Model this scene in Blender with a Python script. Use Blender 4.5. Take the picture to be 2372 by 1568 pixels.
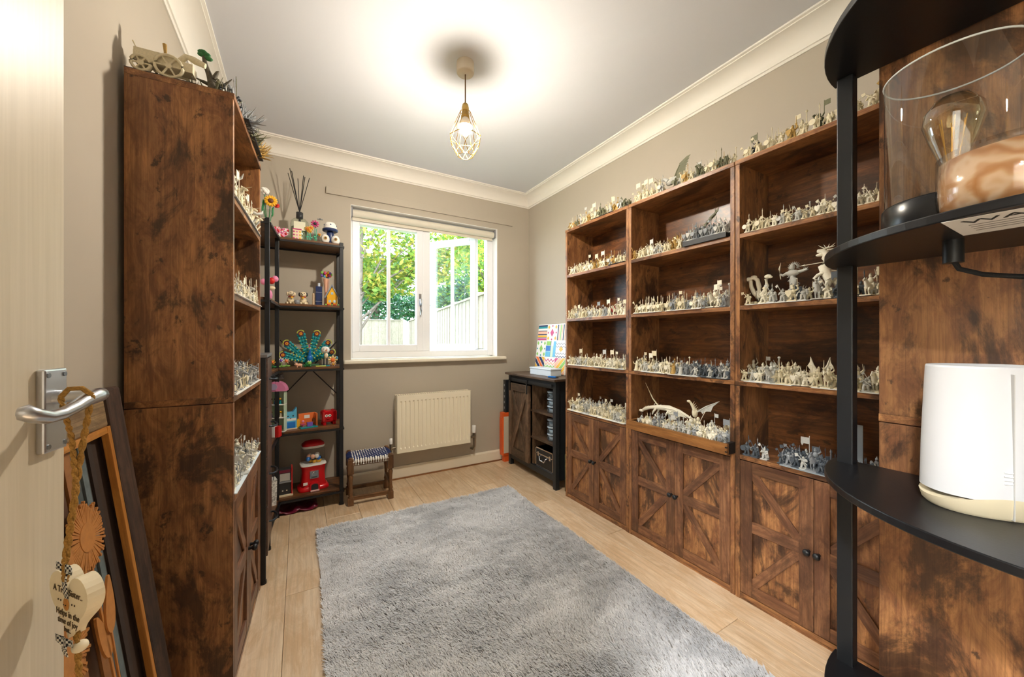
import bpy, math, random
from mathutils import Vector, Matrix
R = math.radians
rnd = random.Random(11)
for _o in list(bpy.data.objects):
    bpy.data.objects.remove(_o)
sc = bpy.context.scene
COL = sc.collection

# ------------------------------------------------------------------ camera
cam = bpy.data.cameras.new('camera')
cam.sensor_width = 36.0
cam.lens = 36.0 * 850.0 / 2372.0
cam.shift_y = 2.0 / 2372.0
cam.clip_start = 0.02
camo = bpy.data.objects.new('camera', cam)
COL.objects.link(camo)
camo.location = (0, 0, 1.08)
camo.rotation_euler = (R(90), 0, R(-30.1))
sc.camera = camo

# ------------------------------------------------------------------ sky, daylight, exposure
W_STRENGTH = 8.6
BULB = 1650.0
HALL_FILL = 1050.0  # strength of the added fill lamp in the hallway
w = bpy.data.worlds.new('sky'); sc.world = w; w.use_nodes = True
wn = w.node_tree.nodes
wn['Background'].inputs[0].default_value = (0.74, 0.87, 1.0, 1)
wn['Background'].inputs[1].default_value = W_STRENGTH
pl = bpy.data.lights.new('window_portal', 'AREA')
pl.shape = 'RECTANGLE'; pl.size = 1.2; pl.size_y = 1.12; pl.cycles.is_portal = True
plo = bpy.data.objects.new('window_portal', pl); COL.objects.link(plo)
plo.location = (0.93, 3.17, 1.5); plo.rotation_euler = (R(-90), 0, 0)
vs = sc.view_settings
vs.view_transform = 'Standard'; vs.look = 'None'; vs.gamma = 1.0
vs.use_curve_mapping = False
vs.exposure = 0.27

# ------------------------------------------------------------------ mesh helpers
class MB:
    def __init__(s):
        s.v = []; s.f = []; s.m = []; s.sm = []; s.T = Matrix(); s.mi = 0
    def add(s, vs_, fs, smooth=False):
        n = len(s.v)
        for p in vs_:
            s.v.append((s.T @ Vector(p))[:])
        for f in fs:
            s.f.append([n + i for i in f]); s.m.append(s.mi); s.sm.append(smooth)
        return s
    def mat(s, i): s.mi = i; return s
    def at(s, loc=(0, 0, 0), rot=(0, 0, 0), sc_=1.0):
        from mathutils import Euler
        S = Matrix.Diagonal((sc_, sc_, sc_, 1)) if not hasattr(sc_, '__len__') else Matrix.Diagonal((*sc_, 1))
        s.T = Matrix.Translation(loc) @ Euler(rot).to_matrix().to_4x4() @ S
        return s
    def box(s, x0, x1, y0, y1, z0, z1):
        v = [(x0,y0,z0),(x1,y0,z0),(x1,y1,z0),(x0,y1,z0),(x0,y0,z1),(x1,y0,z1),(x1,y1,z1),(x0,y1,z1)]
        return s.add(v, [(3,2,1,0),(4,5,6,7),(0,1,5,4),(1,2,6,5),(2,3,7,6),(3,0,4,7)])
    def cyl(s, p0, p1, r0, r1=None, n=12, caps=True, smooth=True):
        r1 = r0 if r1 is None else r1
        p0, p1 = Vector(p0), Vector(p1); d = (p1 - p0)
        q = d.to_track_quat('Z', 'Y'); v = []
        for p, r in ((p0, r0), (p1, r1)):
            for i in range(n):
                a = 2 * math.pi * i / n
                v.append((p + q @ Vector((r * math.cos(a), r * math.sin(a), 0)))[:])
        s.add(v, [(i, (i + 1) % n, n + (i + 1) % n, n + i) for i in range(n)], smooth)
        if caps:
            s.add(v[:n], [tuple(range(n))[::-1]]); s.add(v[n:], [tuple(range(n))])
        return s
    def tube(s, pts, r, n=8, closed=False, smooth=True):
        pts = [Vector(p) for p in pts]; k = len(pts); v = []
        for i, p in enumerate(pts):
            a = pts[i - 1] if (i > 0 or closed) else p
            b = pts[(i + 1) % k] if (i < k - 1 or closed) else p
            q = (b - a).to_track_quat('Z', 'Y'); rr = r[i] if hasattr(r, '__len__') else r
            for j in range(n):
                t = 2 * math.pi * j / n
                v.append((p + q @ Vector((rr * math.cos(t), rr * math.sin(t), 0)))[:])
        f = []
        for i in range(k if closed else k - 1):
            i2 = (i + 1) % k
            for j in range(n):
                j2 = (j + 1) % n
                f.append((i * n + j, i * n + j2, i2 * n + j2, i2 * n + j))
        s.add(v, f, smooth)
        if not closed:
            s.add(v[:n], [tuple(range(n))[::-1]]); s.add(v[-n:], [tuple(range(n))])
        return s
    def lathe(s, prof, n=24, c=(0, 0, 0), smooth=True):
        v = []; k = len(prof)
        for r, z in prof:
            for i in range(n):
                a = 2 * math.pi * i / n
                v.append((c[0] + r * math.cos(a), c[1] + r * math.sin(a), c[2] + z))
        f = [(i * n + j, i * n + (j + 1) % n, (i + 1) * n + (j + 1) % n, (i + 1) * n + j)
             for i in range(k - 1) for j in range(n)]
        s.add(v, f, smooth)
        if prof[0][0] > 1e-5: s.add(v[:n], [tuple(range(n))[::-1]])
        if prof[-1][0] > 1e-5: s.add(v[-n:], [tuple(range(n))])
        return s
    def ell(s, c, r, n=10, k=6, rot=None, smooth=True):
        r = (r, r, r) if not hasattr(r, '__len__') else r
        v = []; Q = rot or Matrix.Identity(3)
        for i in range(1, k):
            b = math.pi * i / k - math.pi / 2
            for j in range(n):
                a = 2 * math.pi * j / n
                p = Q @ Vector((r[0] * math.cos(b) * math.cos(a), r[1] * math.cos(b) * math.sin(a), r[2] * math.sin(b)))
                v.append((c[0] + p[0], c[1] + p[1], c[2] + p[2]))
        lo = Q @ Vector((0, 0, -r[2])); hi = Q @ Vector((0, 0, r[2]))
        v.append((c[0] + lo[0], c[1] + lo[1], c[2] + lo[2])); v.append((c[0] + hi[0], c[1] + hi[1], c[2] + hi[2]))
        f = [(i * n + j, i * n + (j + 1) % n, (i + 1) * n + (j + 1) % n, (i + 1) * n + j) for i in range(k - 2) for j in range(n)]
        L = len(v)
        f += [(L - 2, (j + 1) % n, j) for j in range(n)] + [(L - 1, (k - 2) * n + j, (k - 2) * n + (j + 1) % n) for j in range(n)]
        return s.add(v, f, smooth)
    def prism(s, poly, c0, c1, ax='y'):
        """polygon (a, b) extruded from c0 to c1; ax y: (a,c,b), x: (c,a,b), z: (a,b,c)"""
        m = {'y': lambda a, b, c: (a, c, b), 'x': lambda a, b, c: (c, a, b), 'z': lambda a, b, c: (a, b, c)}[ax]
        n = len(poly)
        v = [m(a, b, c0) for a, b in poly] + [m(a, b, c1) for a, b in poly]
        f = [(i, (i + 1) % n, n + (i + 1) % n, n + i) for i in range(n)]
        f += [tuple(range(n))[::-1], tuple(range(n, 2 * n))]
        return s.add(v, f)
    def mesh(s, name, mats):
        me = bpy.data.meshes.new(name)
        me.from_pydata(s.v, [], s.f)
        me.polygons.foreach_set('material_index', s.m)
        me.polygons.foreach_set('use_smooth', s.sm)
        for m in (mats if isinstance(mats, (list, tuple)) else [mats]): me.materials.append(m)
        import bmesh
        bm = bmesh.new(); bm.from_mesh(me); bmesh.ops.recalc_face_normals(bm, faces=bm.faces); bm.to_mesh(me); bm.free()
        me.update()
        return me
    def build(s, name, mats, parent=None, loc=(0, 0, 0), rot=(0, 0, 0), bev=0.0, seg=2, **tags):
        o = bpy.data.objects.new(name, s.mesh(name, mats))
        COL.objects.link(o); o.parent = parent; o.location = loc; o.rotation_euler = rot
        if bev:
            b = o.modifiers.new('bevel', 'BEVEL'); b.width = bev; b.segments = seg; b.limit_method = 'ANGLE'; b.angle_limit = R(40)
        tag(o, **tags)
        return o

def tag(o, label=None, cat=None, group=None, kind=None):
    if label: o['label'] = label
    if cat: o['category'] = cat
    if group: o['group'] = group
    if kind: o['kind'] = kind
    return o

def empty(name, loc=(0, 0, 0), rot=(0, 0, 0), **tags):
    o = bpy.data.objects.new(name, None); COL.objects.link(o)
    o.location = loc; o.rotation_euler = rot; o.empty_display_size = 0.05
    return tag(o, **tags)

def copy_tree(o, parent=None):
    c = o.copy(); COL.objects.link(c); c.parent = parent
    for ch in list(o.children): copy_tree(ch, c)
    return c

def bx(name, mat, parent, *b, bev=0.0, **k):
    return MB().box(*b).build(name, mat, parent, bev=bev, **k)

# ------------------------------------------------------------------ materials
_M = {}
def srgb(h):
    c = [int(h[i:i + 2], 16) / 255 for i in (0, 2, 4)]
    return tuple(x / 12.92 if x <= 0.04045 else ((x + 0.055) / 1.055) ** 2.4 for x in c)

def mat(name, col, rough=0.5, metal=0.0, var=0.0, vscale=30.0, bump=0.0, bscale=200.0, emit=0.0, trans=0.0, coat=0.0, ior=1.45, spec=0.5):
    if name in _M: return _M[name]
    if isinstance(col, str): col = srgb(col)
    m = bpy.data.materials.new(name); m.use_nodes = True; _M[name] = m
    N, L = m.node_tree.nodes, m.node_tree.links
    b = N['Principled BSDF']
    b.inputs['Base Color'].default_value = (*col, 1)
    b.inputs['Roughness'].default_value = rough; b.inputs['Metallic'].default_value = metal
    b.inputs['IOR'].default_value = ior; b.inputs['Specular IOR Level'].default_value = spec
    if coat: b.inputs['Coat Weight'].default_value = coat; b.inputs['Coat Roughness'].default_value = 0.1
    if trans: b.inputs['Transmission Weight'].default_value = trans
    if emit: b.inputs['Emission Color'].default_value = (*col, 1); b.inputs['Emission Strength'].default_value = emit
    if var or bump:
        tc = N.new('ShaderNodeTexCoord')
    if var:
        n = N.new('ShaderNodeTexNoise'); n.inputs['Scale'].default_value = vscale; n.inputs['Detail'].default_value = 4
        L.new(tc.outputs['Object'], n.inputs['Vector'])
        mr = N.new('ShaderNodeMapRange'); mr.inputs['From Min'].default_value = 0.3; mr.inputs['From Max'].default_value = 0.7
        mr.inputs['To Min'].default_value = 1 - var; mr.inputs['To Max'].default_value = 1 + var
        L.new(n.outputs['Fac'], mr.inputs['Value'])
        mx = N.new('ShaderNodeMix'); mx.data_type = 'RGBA'; mx.blend_type = 'MULTIPLY'; mx.inputs['Factor'].default_value = 1
        mx.inputs['A'].default_value = (*col, 1)
        L.new(mr.outputs['Result'], mx.inputs['B']); L.new(mx.outputs['Result'], b.inputs['Base Color'])
    if bump:
        n = N.new('ShaderNodeTexNoise'); n.inputs['Scale'].default_value = bscale; n.inputs['Detail'].default_value = 3
        L.new(tc.outputs['Object'], n.inputs['Vector'])
        bp = N.new('ShaderNodeBump'); bp.inputs['Strength'].default_value = bump; bp.inputs['Distance'].default_value = 0.002
        L.new(n.outputs['Fac'], bp.inputs['Height']); L.new(bp.outputs['Normal'], b.inputs['Normal'])
    return m

def wood(name, dark, mid, light, axis='z', rough=0.38, cross=9.0, blotch=0.5, tint=0.0, fine=1.0, spec=0.5, bl_scale=5.0):
    """procedural timber: long grain on one local axis, wavy figure, dark stains"""
    if name in _M: return _M[name]
    m = bpy.data.materials.new(name); m.use_nodes = True; _M[name] = m
    N, L = m.node_tree.nodes, m.node_tree.links
    b = N['Principled BSDF']; b.inputs['Roughness'].default_value = rough; b.inputs['Specular IOR Level'].default_value = spec
    dark, mid, light = [srgb(c) if isinstance(c, str) else c for c in (dark, mid, light)]
    tc = N.new('ShaderNodeTexCoord'); oi = N.new('ShaderNodeObjectInfo')
    cb = N.new('ShaderNodeCombineXYZ')
    for k, f in zip('XYZ', (37.0, 91.0, 53.0)):
        mm = N.new('ShaderNodeMath'); mm.operation = 'MULTIPLY'; mm.inputs[1].default_value = f
        L.new(oi.outputs['Random'], mm.inputs[0]); L.new(mm.outputs[0], cb.inputs[k])
    ad = N.new('ShaderNodeVectorMath'); ad.operation = 'ADD'
    L.new(tc.outputs['Object'], ad.inputs[0]); L.new(cb.outputs[0], ad.inputs[1])
    def mp(al, cr):
        n = N.new('ShaderNodeMapping'); sv = [cr, cr, cr]; sv['xyz'.index(axis)] = al
        n.inputs['Scale'].default_value = sv; L.new(ad.outputs[0], n.inputs['Vector']); return n.outputs[0]
    def noise(vec, scale, det, dist=0.0, ro=0.6):
        n = N.new('ShaderNodeTexNoise'); n.inputs['Scale'].default_value = scale; n.inputs['Detail'].default_value = det
        n.inputs['Distortion'].default_value = dist; n.inputs['Roughness'].default_value = ro
        L.new(vec, n.inputs['Vector']); return n.outputs['Fac']
    def ramp(v, a, c):
        n = N.new('ShaderNodeMapRange'); n.inputs['From Min'].default_value = a; n.inputs['From Max'].default_value = c
        n.interpolation_type = 'SMOOTHSTEP'; L.new(v, n.inputs['Value']); return n.outputs['Result']
    def mix(f, A, B, mode='MIX'):
        n = N.new('ShaderNodeMix'); n.data_type = 'RGBA'; n.blend_type = mode
        for s_, x in (('Factor', f), ('A', A), ('B', B)):
            if isinstance(x, (int, float)): n.inputs[s_].default_value = x
            elif isinstance(x, tuple): n.inputs[s_].default_value = (*x, 1)
            else: L.new(x, n.inputs[s_])
        return n.outputs['Result']
    fig = ramp(noise(mp(0.8, 2.4), cross, 7, 1.1, 0.72), 0.36, 0.66)
    fin = ramp(noise(mp(0.6, 14.0), cross * 1.8, 5, 0.4), 0.3, 0.72)
    wv = N.new('ShaderNodeTexWave'); wv.bands_direction = 'X' if axis != 'x' else 'Z'
    wv.inputs['Scale'].default_value = 7.0; wv.inputs['Distortion'].default_value = 9.0; wv.inputs['Detail'].default_value = 2.5
    wv.inputs['Detail Scale'].default_value = 0.6
    L.new(mp(0.35, 1.6), wv.inputs['Vector'])
    col = mix(fig, mid, light)
    dk = tuple(x * 0.55 for x in mid)
    wq = N.new('ShaderNodeMath'); wq.operation = 'MULTIPLY'; wq.inputs[1].default_value = 0.35 * fine
    L.new(ramp(wv.outputs['Fac'], 0.55, 0.95), wq.inputs[0])
    col = mix(wq.outputs[0], col, dk)
    fq = N.new('ShaderNodeMath'); fq.operation = 'MULTIPLY'; fq.inputs[1].default_value = 0.5 * fine
    L.new(fin, fq.inputs[0])
    col = mix(fq.outputs[0], col, dk)
    st = ramp(noise(mp(0.22, 26.0), cross * 1.3, 3, 0.2), 0.56, 0.66)
    sq = N.new('ShaderNodeMath'); sq.operation = 'MULTIPLY'; sq.inputs[1].default_value = 0.38 * fine
    L.new(st, sq.inputs[0])
    col = mix(sq.outputs[0], col, tuple(x * 0.4 for x in mid))
    if blotch:
        s1 = ramp(noise(mp(0.6, 1.1), bl_scale, 9, 0.5, 0.70), 0.50, 0.60)
        s2 = ramp(noise(mp(0.8, 1.3), bl_scale * 3.2, 6, 0.3, 0.66), 0.60, 0.67)
        mxn = N.new('ShaderNodeMath'); mxn.operation = 'MAXIMUM'; L.new(s1, mxn.inputs[0]); L.new(s2, mxn.inputs[1])
        bq = N.new('ShaderNodeMath'); bq.operation = 'MULTIPLY'; bq.inputs[1].default_value = blotch
        L.new(mxn.outputs[0], bq.inputs[0])
        col = mix(bq.outputs[0], col, dark)
    if tint:
        hv = N.new('ShaderNodeHueSaturation')
        mr = N.new('ShaderNodeMapRange'); mr.inputs['To Min'].default_value = 1 - tint; mr.inputs['To Max'].default_value = 1 + tint
        L.new(oi.outputs['Random'], mr.inputs['Value']); L.new(mr.outputs['Result'], hv.inputs['Value']); L.new(col, hv.inputs['Color'])
        col = hv.outputs['Color']
    L.new(col, b.inputs['Base Color'])
    bp = N.new('ShaderNodeBump'); bp.inputs['Strength'].default_value = 0.15; bp.inputs['Distance'].default_value = 0.001
    L.new(fin, bp.inputs['Height']); L.new(bp.outputs['Normal'], b.inputs['Normal'])
    return m

WD = dict(dark='291b15', mid='835536', light='c28a56')
WZ = wood('rustic_wood_vertical', axis='z', rough=0.42, blotch=0.8, **WD)
WX = wood('rustic_wood_across', axis='x', rough=0.36, blotch=0.75, **WD)
WY = wood('rustic_wood_deep', axis='y', rough=0.42, blotch=0.75, **WD)
FWZ = wood('door_frame_wood_upright', axis='z', rough=0.42, blotch=0.45, tint=.14, dark='2b1b13', mid='6f4831', light='9c6e4b')
FWX = wood('door_frame_wood_across', axis='x', rough=0.42, blotch=0.45, tint=.14, dark='2b1b13', mid='6f4831', light='9c6e4b')
WB = wood('rustic_wood_back', axis='x', rough=0.33, blotch=0.7, dark='22150e', mid='623c22', light='8f5a30', spec=0.6)
OAK = wood('laminate_oak', dark='b08c62', mid='d4b38c', light='e8d0b0', axis='y', rough=0.33, blotch=0.12, tint=0.07, fine=0.45, cross=5.0)
BLK = mat('black_metal', '15171a', 0.42, 0.0, spec=0.5)
BLKS = mat('black_satin_board', '101114', 0.35, bump=0.05)
WHT = mat('white_gloss_paint', 'f2f1ee', 0.3)
CREAM_P = mat('cream_gloss_paint', 'efe6d2', 0.35)
UPVC = mat('white_upvc', 'f4f6fa', 0.28)
CHROME = mat('brushed_nickel', 'c9ccd2', 0.28, 1.0)
STEEL = mat('chrome', 'd8d8da', 0.15, 1.0)
def glass(name, tint=(1, 1, 1), rough=0.0, power=4.0, gain=0.75, base=0.045):
    """thin clear pane: mostly see-through with a mirror sheen by angle"""
    if name in _M: return _M[name]
    m = bpy.data.materials.new(name); m.use_nodes = True; _M[name] = m
    N, L = m.node_tree.nodes, m.node_tree.links
    N.remove(N['Principled BSDF'])
    t = N.new('ShaderNodeBsdfTransparent'); t.inputs[0].default_value = (*tint, 1)
    g = N.new('ShaderNodeBsdfGlossy'); g.inputs['Roughness'].default_value = rough
    lw = N.new('ShaderNodeLayerWeight'); lw.inputs['Blend'].default_value = 0.5
    pw = N.new('ShaderNodeMath'); pw.operation = 'POWER'; pw.inputs[1].default_value = power; L.new(lw.outputs['Facing'], pw.inputs[0])
    fr = N.new('ShaderNodeMath'); fr.operation = 'MULTIPLY_ADD'; fr.inputs[1].default_value = gain; fr.inputs[2].default_value = base
    L.new(pw.outputs[0], fr.inputs[0])
    mx = N.new('ShaderNodeMixShader')
    L.new(fr.outputs[0], mx.inputs[0]); L.new(t.outputs[0], mx.inputs[1]); L.new(g.outputs[0], mx.inputs[2])
    L.new(mx.outputs[0], N['Material Output'].inputs['Surface'])
    return m
PANE = glass('window_glass', (0.97, 0.98, 0.98))
CLEAR = glass('clear_plastic', (0.93, 0.95, 0.95), 0.02)
# ------------------------------------------------------------------ the room shell
X0, X1, Y0, Y1, ZC = -0.43, 1.87, -0.95, 2.91, 2.40
WALL = mat('beige_wall_paint', 'b9b0a1', 0.75, var=0.02, vscale=3, bump=0.04, bscale=400, spec=0.3)
CEIL = mat('white_ceiling_paint', 'dddfe5', 0.85, bump=0.03, bscale=300, spec=0.2)
COV = mat('white_coving_paint', 'f3efe6', 0.5, spec=0.3)

fl = bx('floor', mat('floor_underlay', '6e5638', 0.8), None, X0 - .1, X1 + .1, Y0 - .1, Y1 + .02, -.06, -.012, kind='structure')
PW, PL = 0.19, 1.22
i = 0; x = X0
while x < X1:
    xe = min(x + PW, X1); y = Y0 - [0, .45, .9, .25, .7][i % 5]
    while y < Y1:
        a, c = max(y, Y0), min(y + PL, Y1)
        if c - a > .02:
            MB().box(-.5 * (xe - x) + .0006, .5 * (xe - x) - .0006, .0006, c - a - .0006, -.012, 0).build(
                'plank', OAK, fl, loc=(.5 * (x + xe), a, 0), bev=.0012, seg=1)
        y += PL
    x += PW; i += 1

tag(bx('ceiling', CEIL, None, X0 - .1, X1 + .1, Y0 - .1, Y1 + .25, ZC, ZC + .06), kind='structure')
tag(bx('wall_right', WALL, None, X1, X1 + .1, Y0 - .1, Y1 + .25, -.06, ZC), kind='structure')
# left wall has the doorway the camera came in by
DW0, DW1, DH = -0.85, -0.03, 2.02
b = MB().box(X0 - .1, X0, DW1, Y1 + .25, -.06, ZC).box(X0 - .1, X0, Y0 - .1, DW0, -.06, ZC).box(X0 - .1, X0, DW0, DW1, DH, ZC)
b.build('wall_left', WALL, kind='structure')
bx('wall_front', WALL, None, X0, X1, Y0 - .1, Y0, -.06, ZC, kind='structure')
# back wall with window opening
WX0, WX1, WZ0, WZ1 = .325, 1.535, .93, 2.067
b = MB().box(X0, WX0, Y1, Y1 + .25, -.06, ZC).box(WX1, X1, Y1, Y1 + .25, -.06, ZC).box(WX0, WX1, Y1, Y1 + .25, -.06, WZ0).box(WX0, WX1, Y1, Y1 + .25, WZ1, ZC)
b.build('wall_back', WALL, kind='structure')
# plastered reveals lining the opening
b = MB().box(WX0, WX0 + .004, Y1 + .001, Y1 + .09, WZ0, WZ1).box(WX1 - .004, WX1, Y1 + .001, Y1 + .09, WZ0, WZ1).box(WX0, WX1, Y1 + .001, Y1 + .09, WZ1 - .004, WZ1)
b.build('trim_1', mat('white_reveal', 'f1f1ef', .6), kind='structure')
# coving round the ceiling: concave profile (distance from wall, drop)
prof = [(0, .095), (.006, .095), (.010, .086), (.016, .084)]
for k in range(9):
    a = R(90) * k / 8
    prof.append((.016 + .084 * (1 - math.cos(a)), .084 - .070 * math.sin(a)))
prof += [(.100, .010), (.112, .008), (.112, 0), (0, 0)]
def coving(name, axis, at, lo, hi, sgn):
    m = MB(); n = len(prof)
    v = []
    for e in (0, 1):
        for d, q in prof:
            t = (lo + d * 1.0) if e == 0 else (hi - d * 1.0)
            v.append((at + sgn * d, t, ZC - q) if axis == 'y' else (t, at + sgn * d, ZC - q))
    f = [(k, (k + 1) % n, n + (k + 1) % n, n + k) for k in range(n)]
    m.add(v, f, True)
    o = m.build(name, COV, kind='structure')
    md = o.modifiers.new('edges', 'EDGE_SPLIT'); md.split_angle = R(35)
coving('trim_2', 'y', X0, Y0, Y1, 1); coving('trim_3', 'y', X1, Y0, Y1, -1)
coving('trim_4', 'x', Y1, X0, X1, -1); coving('trim_5', 'x', Y0, X0, X1, 1)
# skirting
SK = [(0, 0), (.016, 0), (.016, .082), (.011, .094), (0, .094)]
m = MB(); m.add([(X0, Y1 - d, z) for d, z in SK] + [(X1, Y1 - d, z) for d, z in SK], [(k, (k + 1) % 5, 5 + (k + 1) % 5, 5 + k) for k in range(5)])
m.build('baseboard_back', CREAM_P, kind='structure')
m = MB(); m.add([(X1 - d, Y0, z) for d, z in SK] + [(X1 - d, Y1 - .016, z) for d, z in SK], [(k, (k + 1) % 5, 5 + (k + 1) % 5, 5 + k) for k in range(5)])
m.build('baseboard_right', CREAM_P, kind='structure')
m = MB(); m.add([(X0 + d, DW1 + .06, z) for d, z in SK] + [(X0 + d, Y1 - .016, z) for d, z in SK], [(k, (k + 1) % 5, 5 + (k + 1) % 5, 5 + k) for k in range(5)])
m.build('baseboard_left', CREAM_P, kind='structure')
# brown scotia strip where the back skirting meets the floor
bx('trim_6', wood('scotia_oak', '5a3820', '8b5a33', 'a87444', 'x', .4, blotch=.2), None, X0, X1, Y1 - .026, Y1 - .016, 0, .010, kind='structure')
# hallway outside the doorway
HW = mat('hall_white_paint', 'ece6d8', .8)
b = MB().box(X0 - 1.3, X0 - 1.2, -1.9, 1.0, -.06, ZC).box(X0 - 1.3, X0 - .1, -2.0, -1.9, -.06, ZC).box(X0 - 1.3, X0 - .1, 1.0, 1.1, -.06, ZC)
b.build('wall_hall', HW, kind='structure')
bx('ceiling_hall', HW, None, X0 - 1.3, X0 - .1, -2.0, 1.1, ZC, ZC + .06, kind='structure')
bx('floor_hall', OAK, None, X0 - 1.3, X0 - .1, -2.0, 1.1, -.06, 0, kind='structure')
hl = empty('hall_fill_light', (X0 - .65, -.45, ZC), label='round opal flush ceiling light in the hallway outside', cat='ceiling light')  # invented lamp, added to send fill light through the doorway
MB().lathe([(.10, 0), (.10, -.02), (.09, -.025)], 24).build('base', WHT, hl)
MB().lathe([(.092, -.025), (.095, -.05), (.075, -.085), (.035, -.1), (.001, -.103)], 24).build('fill_globe', mat('fill_globe_lit', (.96, .98, 1.0), .5, emit=HALL_FILL), hl)
# door lining
b = MB().box(X0 - .1, X0 + .012, DW0 - .06, DW0, 0, DH + .06).box(X0 - .1, X0 + .012, DW1, DW1 + .05, 0, DH + .06).box(X0 - .1, X0 + .012, DW0, DW1, DH, DH + .06)
b.build('trim_7', CREAM_P, kind='structure')

# ------------------------------------------------------------------ window
wi = empty('window_1', (0, 0, 0), kind='structure')
f = MB()
fy0, fy1 = 2.995, 3.06
f.box(WX0, .395 - .05 + .0, fy0, fy1, WZ0 + .005, WZ1)          # left jamb
f.box(1.475, WX1, fy0, fy1, WZ0 + .005, WZ1)
f.box(.345, 1.475, fy0, fy1, WZ0 + .005, .985)
f.box(.345, 1.475, fy0, fy1, 2.005, WZ1)
f.box(.885, .945, fy0, fy1, .985, 2.005)
f.build('window_frame', UPVC, wi, bev=.004)
def sash(name, w_, h_, parent, loc, rot, handle_left):
    s_ = empty(name); s_.parent = parent; s_.location = loc; s_.rotation_euler = rot
    st = .052
    m = MB().box(0, st, -.03, .03, 0, h_).box(w_ - st, w_, -.03, .03, 0, h_).box(st, w_ - st, -.03, .03, 0, st).box(st, w_ - st, -.03, .03, h_ - st, h_)
    m.build('sash_frame', UPVC, s_, bev=.004)
    MB().box(w_ / 2 - .012, w_ / 2 + .012, -.014, .014, st, h_ - st).build('glazing_bar', UPVC, s_, bev=.003)
    MB().box(st, w_ / 2 - .012, -.002, .002, st, h_ - st).build('pane', PANE, s_)
    MB().box(w_ / 2 + .012, w_ - st, -.002, .002, st, h_ - st).build('pane', PANE, s_)
    hx = .026 if handle_left else w_ - .026
    h = MB().box(hx - .011, hx + .011, -.036, -.03, h_ * .36, h_ * .46).cyl((hx, -.036, h_ * .41), (hx, -.06, h_ * .41), .008, n=10)
    h.tube([(hx, -.058, h_ * .415), (hx, -.06, h_ * .38), (hx, -.062, h_ * .32), (hx, -.058, h_ * .29)], [.009, .008, .007, .006], 8)
    h.build('latch_handle', CHROME, s_, bev=.001)
    return s_
sash('casement', .54, 1.02, wi, (.345, 3.02, .985), (0, 0, 0), False)
# right casement swung outwards on its right hand stays: free edge at (1.07, 3.42)
ang = math.atan2(3.05 - 3.42, 1.37 - 1.07)
sash('casement', .50, 1.015, wi, (1.075, 3.425, .985), (0, 0, ang), True)
MB().box(1.37, 1.475, 3.04, 3.05, .992, .998).box(1.37, 1.475, 3.04, 3.05, 1.994, 2.0).build('stay', CHROME, wi)
ws = MB().box(.275, 1.606, Y1 - .045, Y1, .900, .928).box(WX0 + .002, WX1 - .002, Y1, 3.0, .905, .932)
ws.build('trim_8', CREAM_P, bev=.008, seg=3, kind='structure')
# rolled-up roller blind in the head of the opening
rb = empty('roller_blind', (.33, 2.962, 2.022), label='rolled up cream roller blind at the head of the window', cat='blind')
MB().cyl((.012, 0, 0), (1.188, 0, 0), .027, n=24).build('fabric_roll', mat('cream_blind_fabric', 'ddd6c6', .8, bump=.1, bscale=900), rb)
MB().box(.012, 1.188, .012, .020, -.05, -.005).build('hem_bar', mat('cream_blind_fabric', 'ddd6c6'), rb, bev=.003)
for xx in (0.0, 1.188): MB().box(xx, xx + .012, -.03, .03, -.032, .034).build('bracket', mat('grey_bracket', '7a7c80', .5), rb, bev=.002)
# painted curtain batten
cb_ = empty('curtain_batten', (.163, Y1, 2.135), label='thin painted curtain batten fixed above the window', cat='curtain rail')
MB().box(0, 1.523, -.016, 0, -.022, .026).build('board', WALL, cb_, bev=.002)

# ------------------------------------------------------------------ pendant lamp
lp = empty('pendant_lamp', (.686, 1.628, ZC), label='gold wire cage pendant lamp hanging from the ceiling', cat='lamp')
GOLD = mat('brass_wire', 'b8923f', .3, 1.0)
MB().lathe([(.041, 0), (.042, -.045), (.038, -.053), (.012, -.056)], 28).build('ceiling_rose', mat('beige_plastic', 'd9cdb8', .4), lp)
MB().cyl((0, 0, -.055), (0, 0, -.2), .0032, n=8).build('cord', mat('brown_cord', '6d4c22', .7), lp)
MB().lathe([(.004, -.19), (.014, -.2), (.017, -.215), (.017, -.25), (.020, -.252), (.020, -.262), (.012, -.264)], 18).build('bulb_holder', mat('gold_holder', 'b99a58', .35, .8), lp)
cg = MB(); n8 = 8
def ringp(r, z, ph=0): return [(r * math.cos(2 * math.pi * (k + ph) / n8), r * math.sin(2 * math.pi * (k + ph) / n8), z) for k in range(n8)]
r0 = ringp(.024, -.235); r1 = ringp(.076, -.358); r2 = ringp(.062, -.402, .5); r3 = ringp(.036, -.445)
wr = .0016
for P in (r0, r1, r3): 
    for k in range(n8): cg.cyl(P[k], P[(k + 1) % n8], wr, n=6, caps=False)
for k in range(n8):
    cg.cyl(r0[k], r1[k], wr, n=6, caps=False); cg.cyl(r1[k], r2[k], wr, n=6, caps=False)
    cg.cyl(r2[k], r1[(k + 1) % n8], wr, n=6, caps=False); cg.cyl(r2[k], r3[k], wr, n=6, caps=False)
    cg.cyl(r2[k], r3[(k + 1) % n8], wr, n=6, caps=False)
cg.build('wire_cage', GOLD, lp)
bl = mat('lit_bulb', (1.0, .90, .76), .5, emit=BULB)
MB().lathe([(.012, -.258), (.015, -.266), (.027, -.284), (.0322, -.2945), (.033, -.301), (.0331, -.305)], 24).build('bulb_light_shield', mat('white_light_shield', 'f3efe6', .5), lp)  # opaque cup added round the bulb to keep its light off the ceiling
MB().lathe([(.0331, -.305), (.0322, -.3125), (.031, -.319), (.028, -.328), (.019, -.338), (.001, -.344)], 24).build('bulb', bl, lp)

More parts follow.
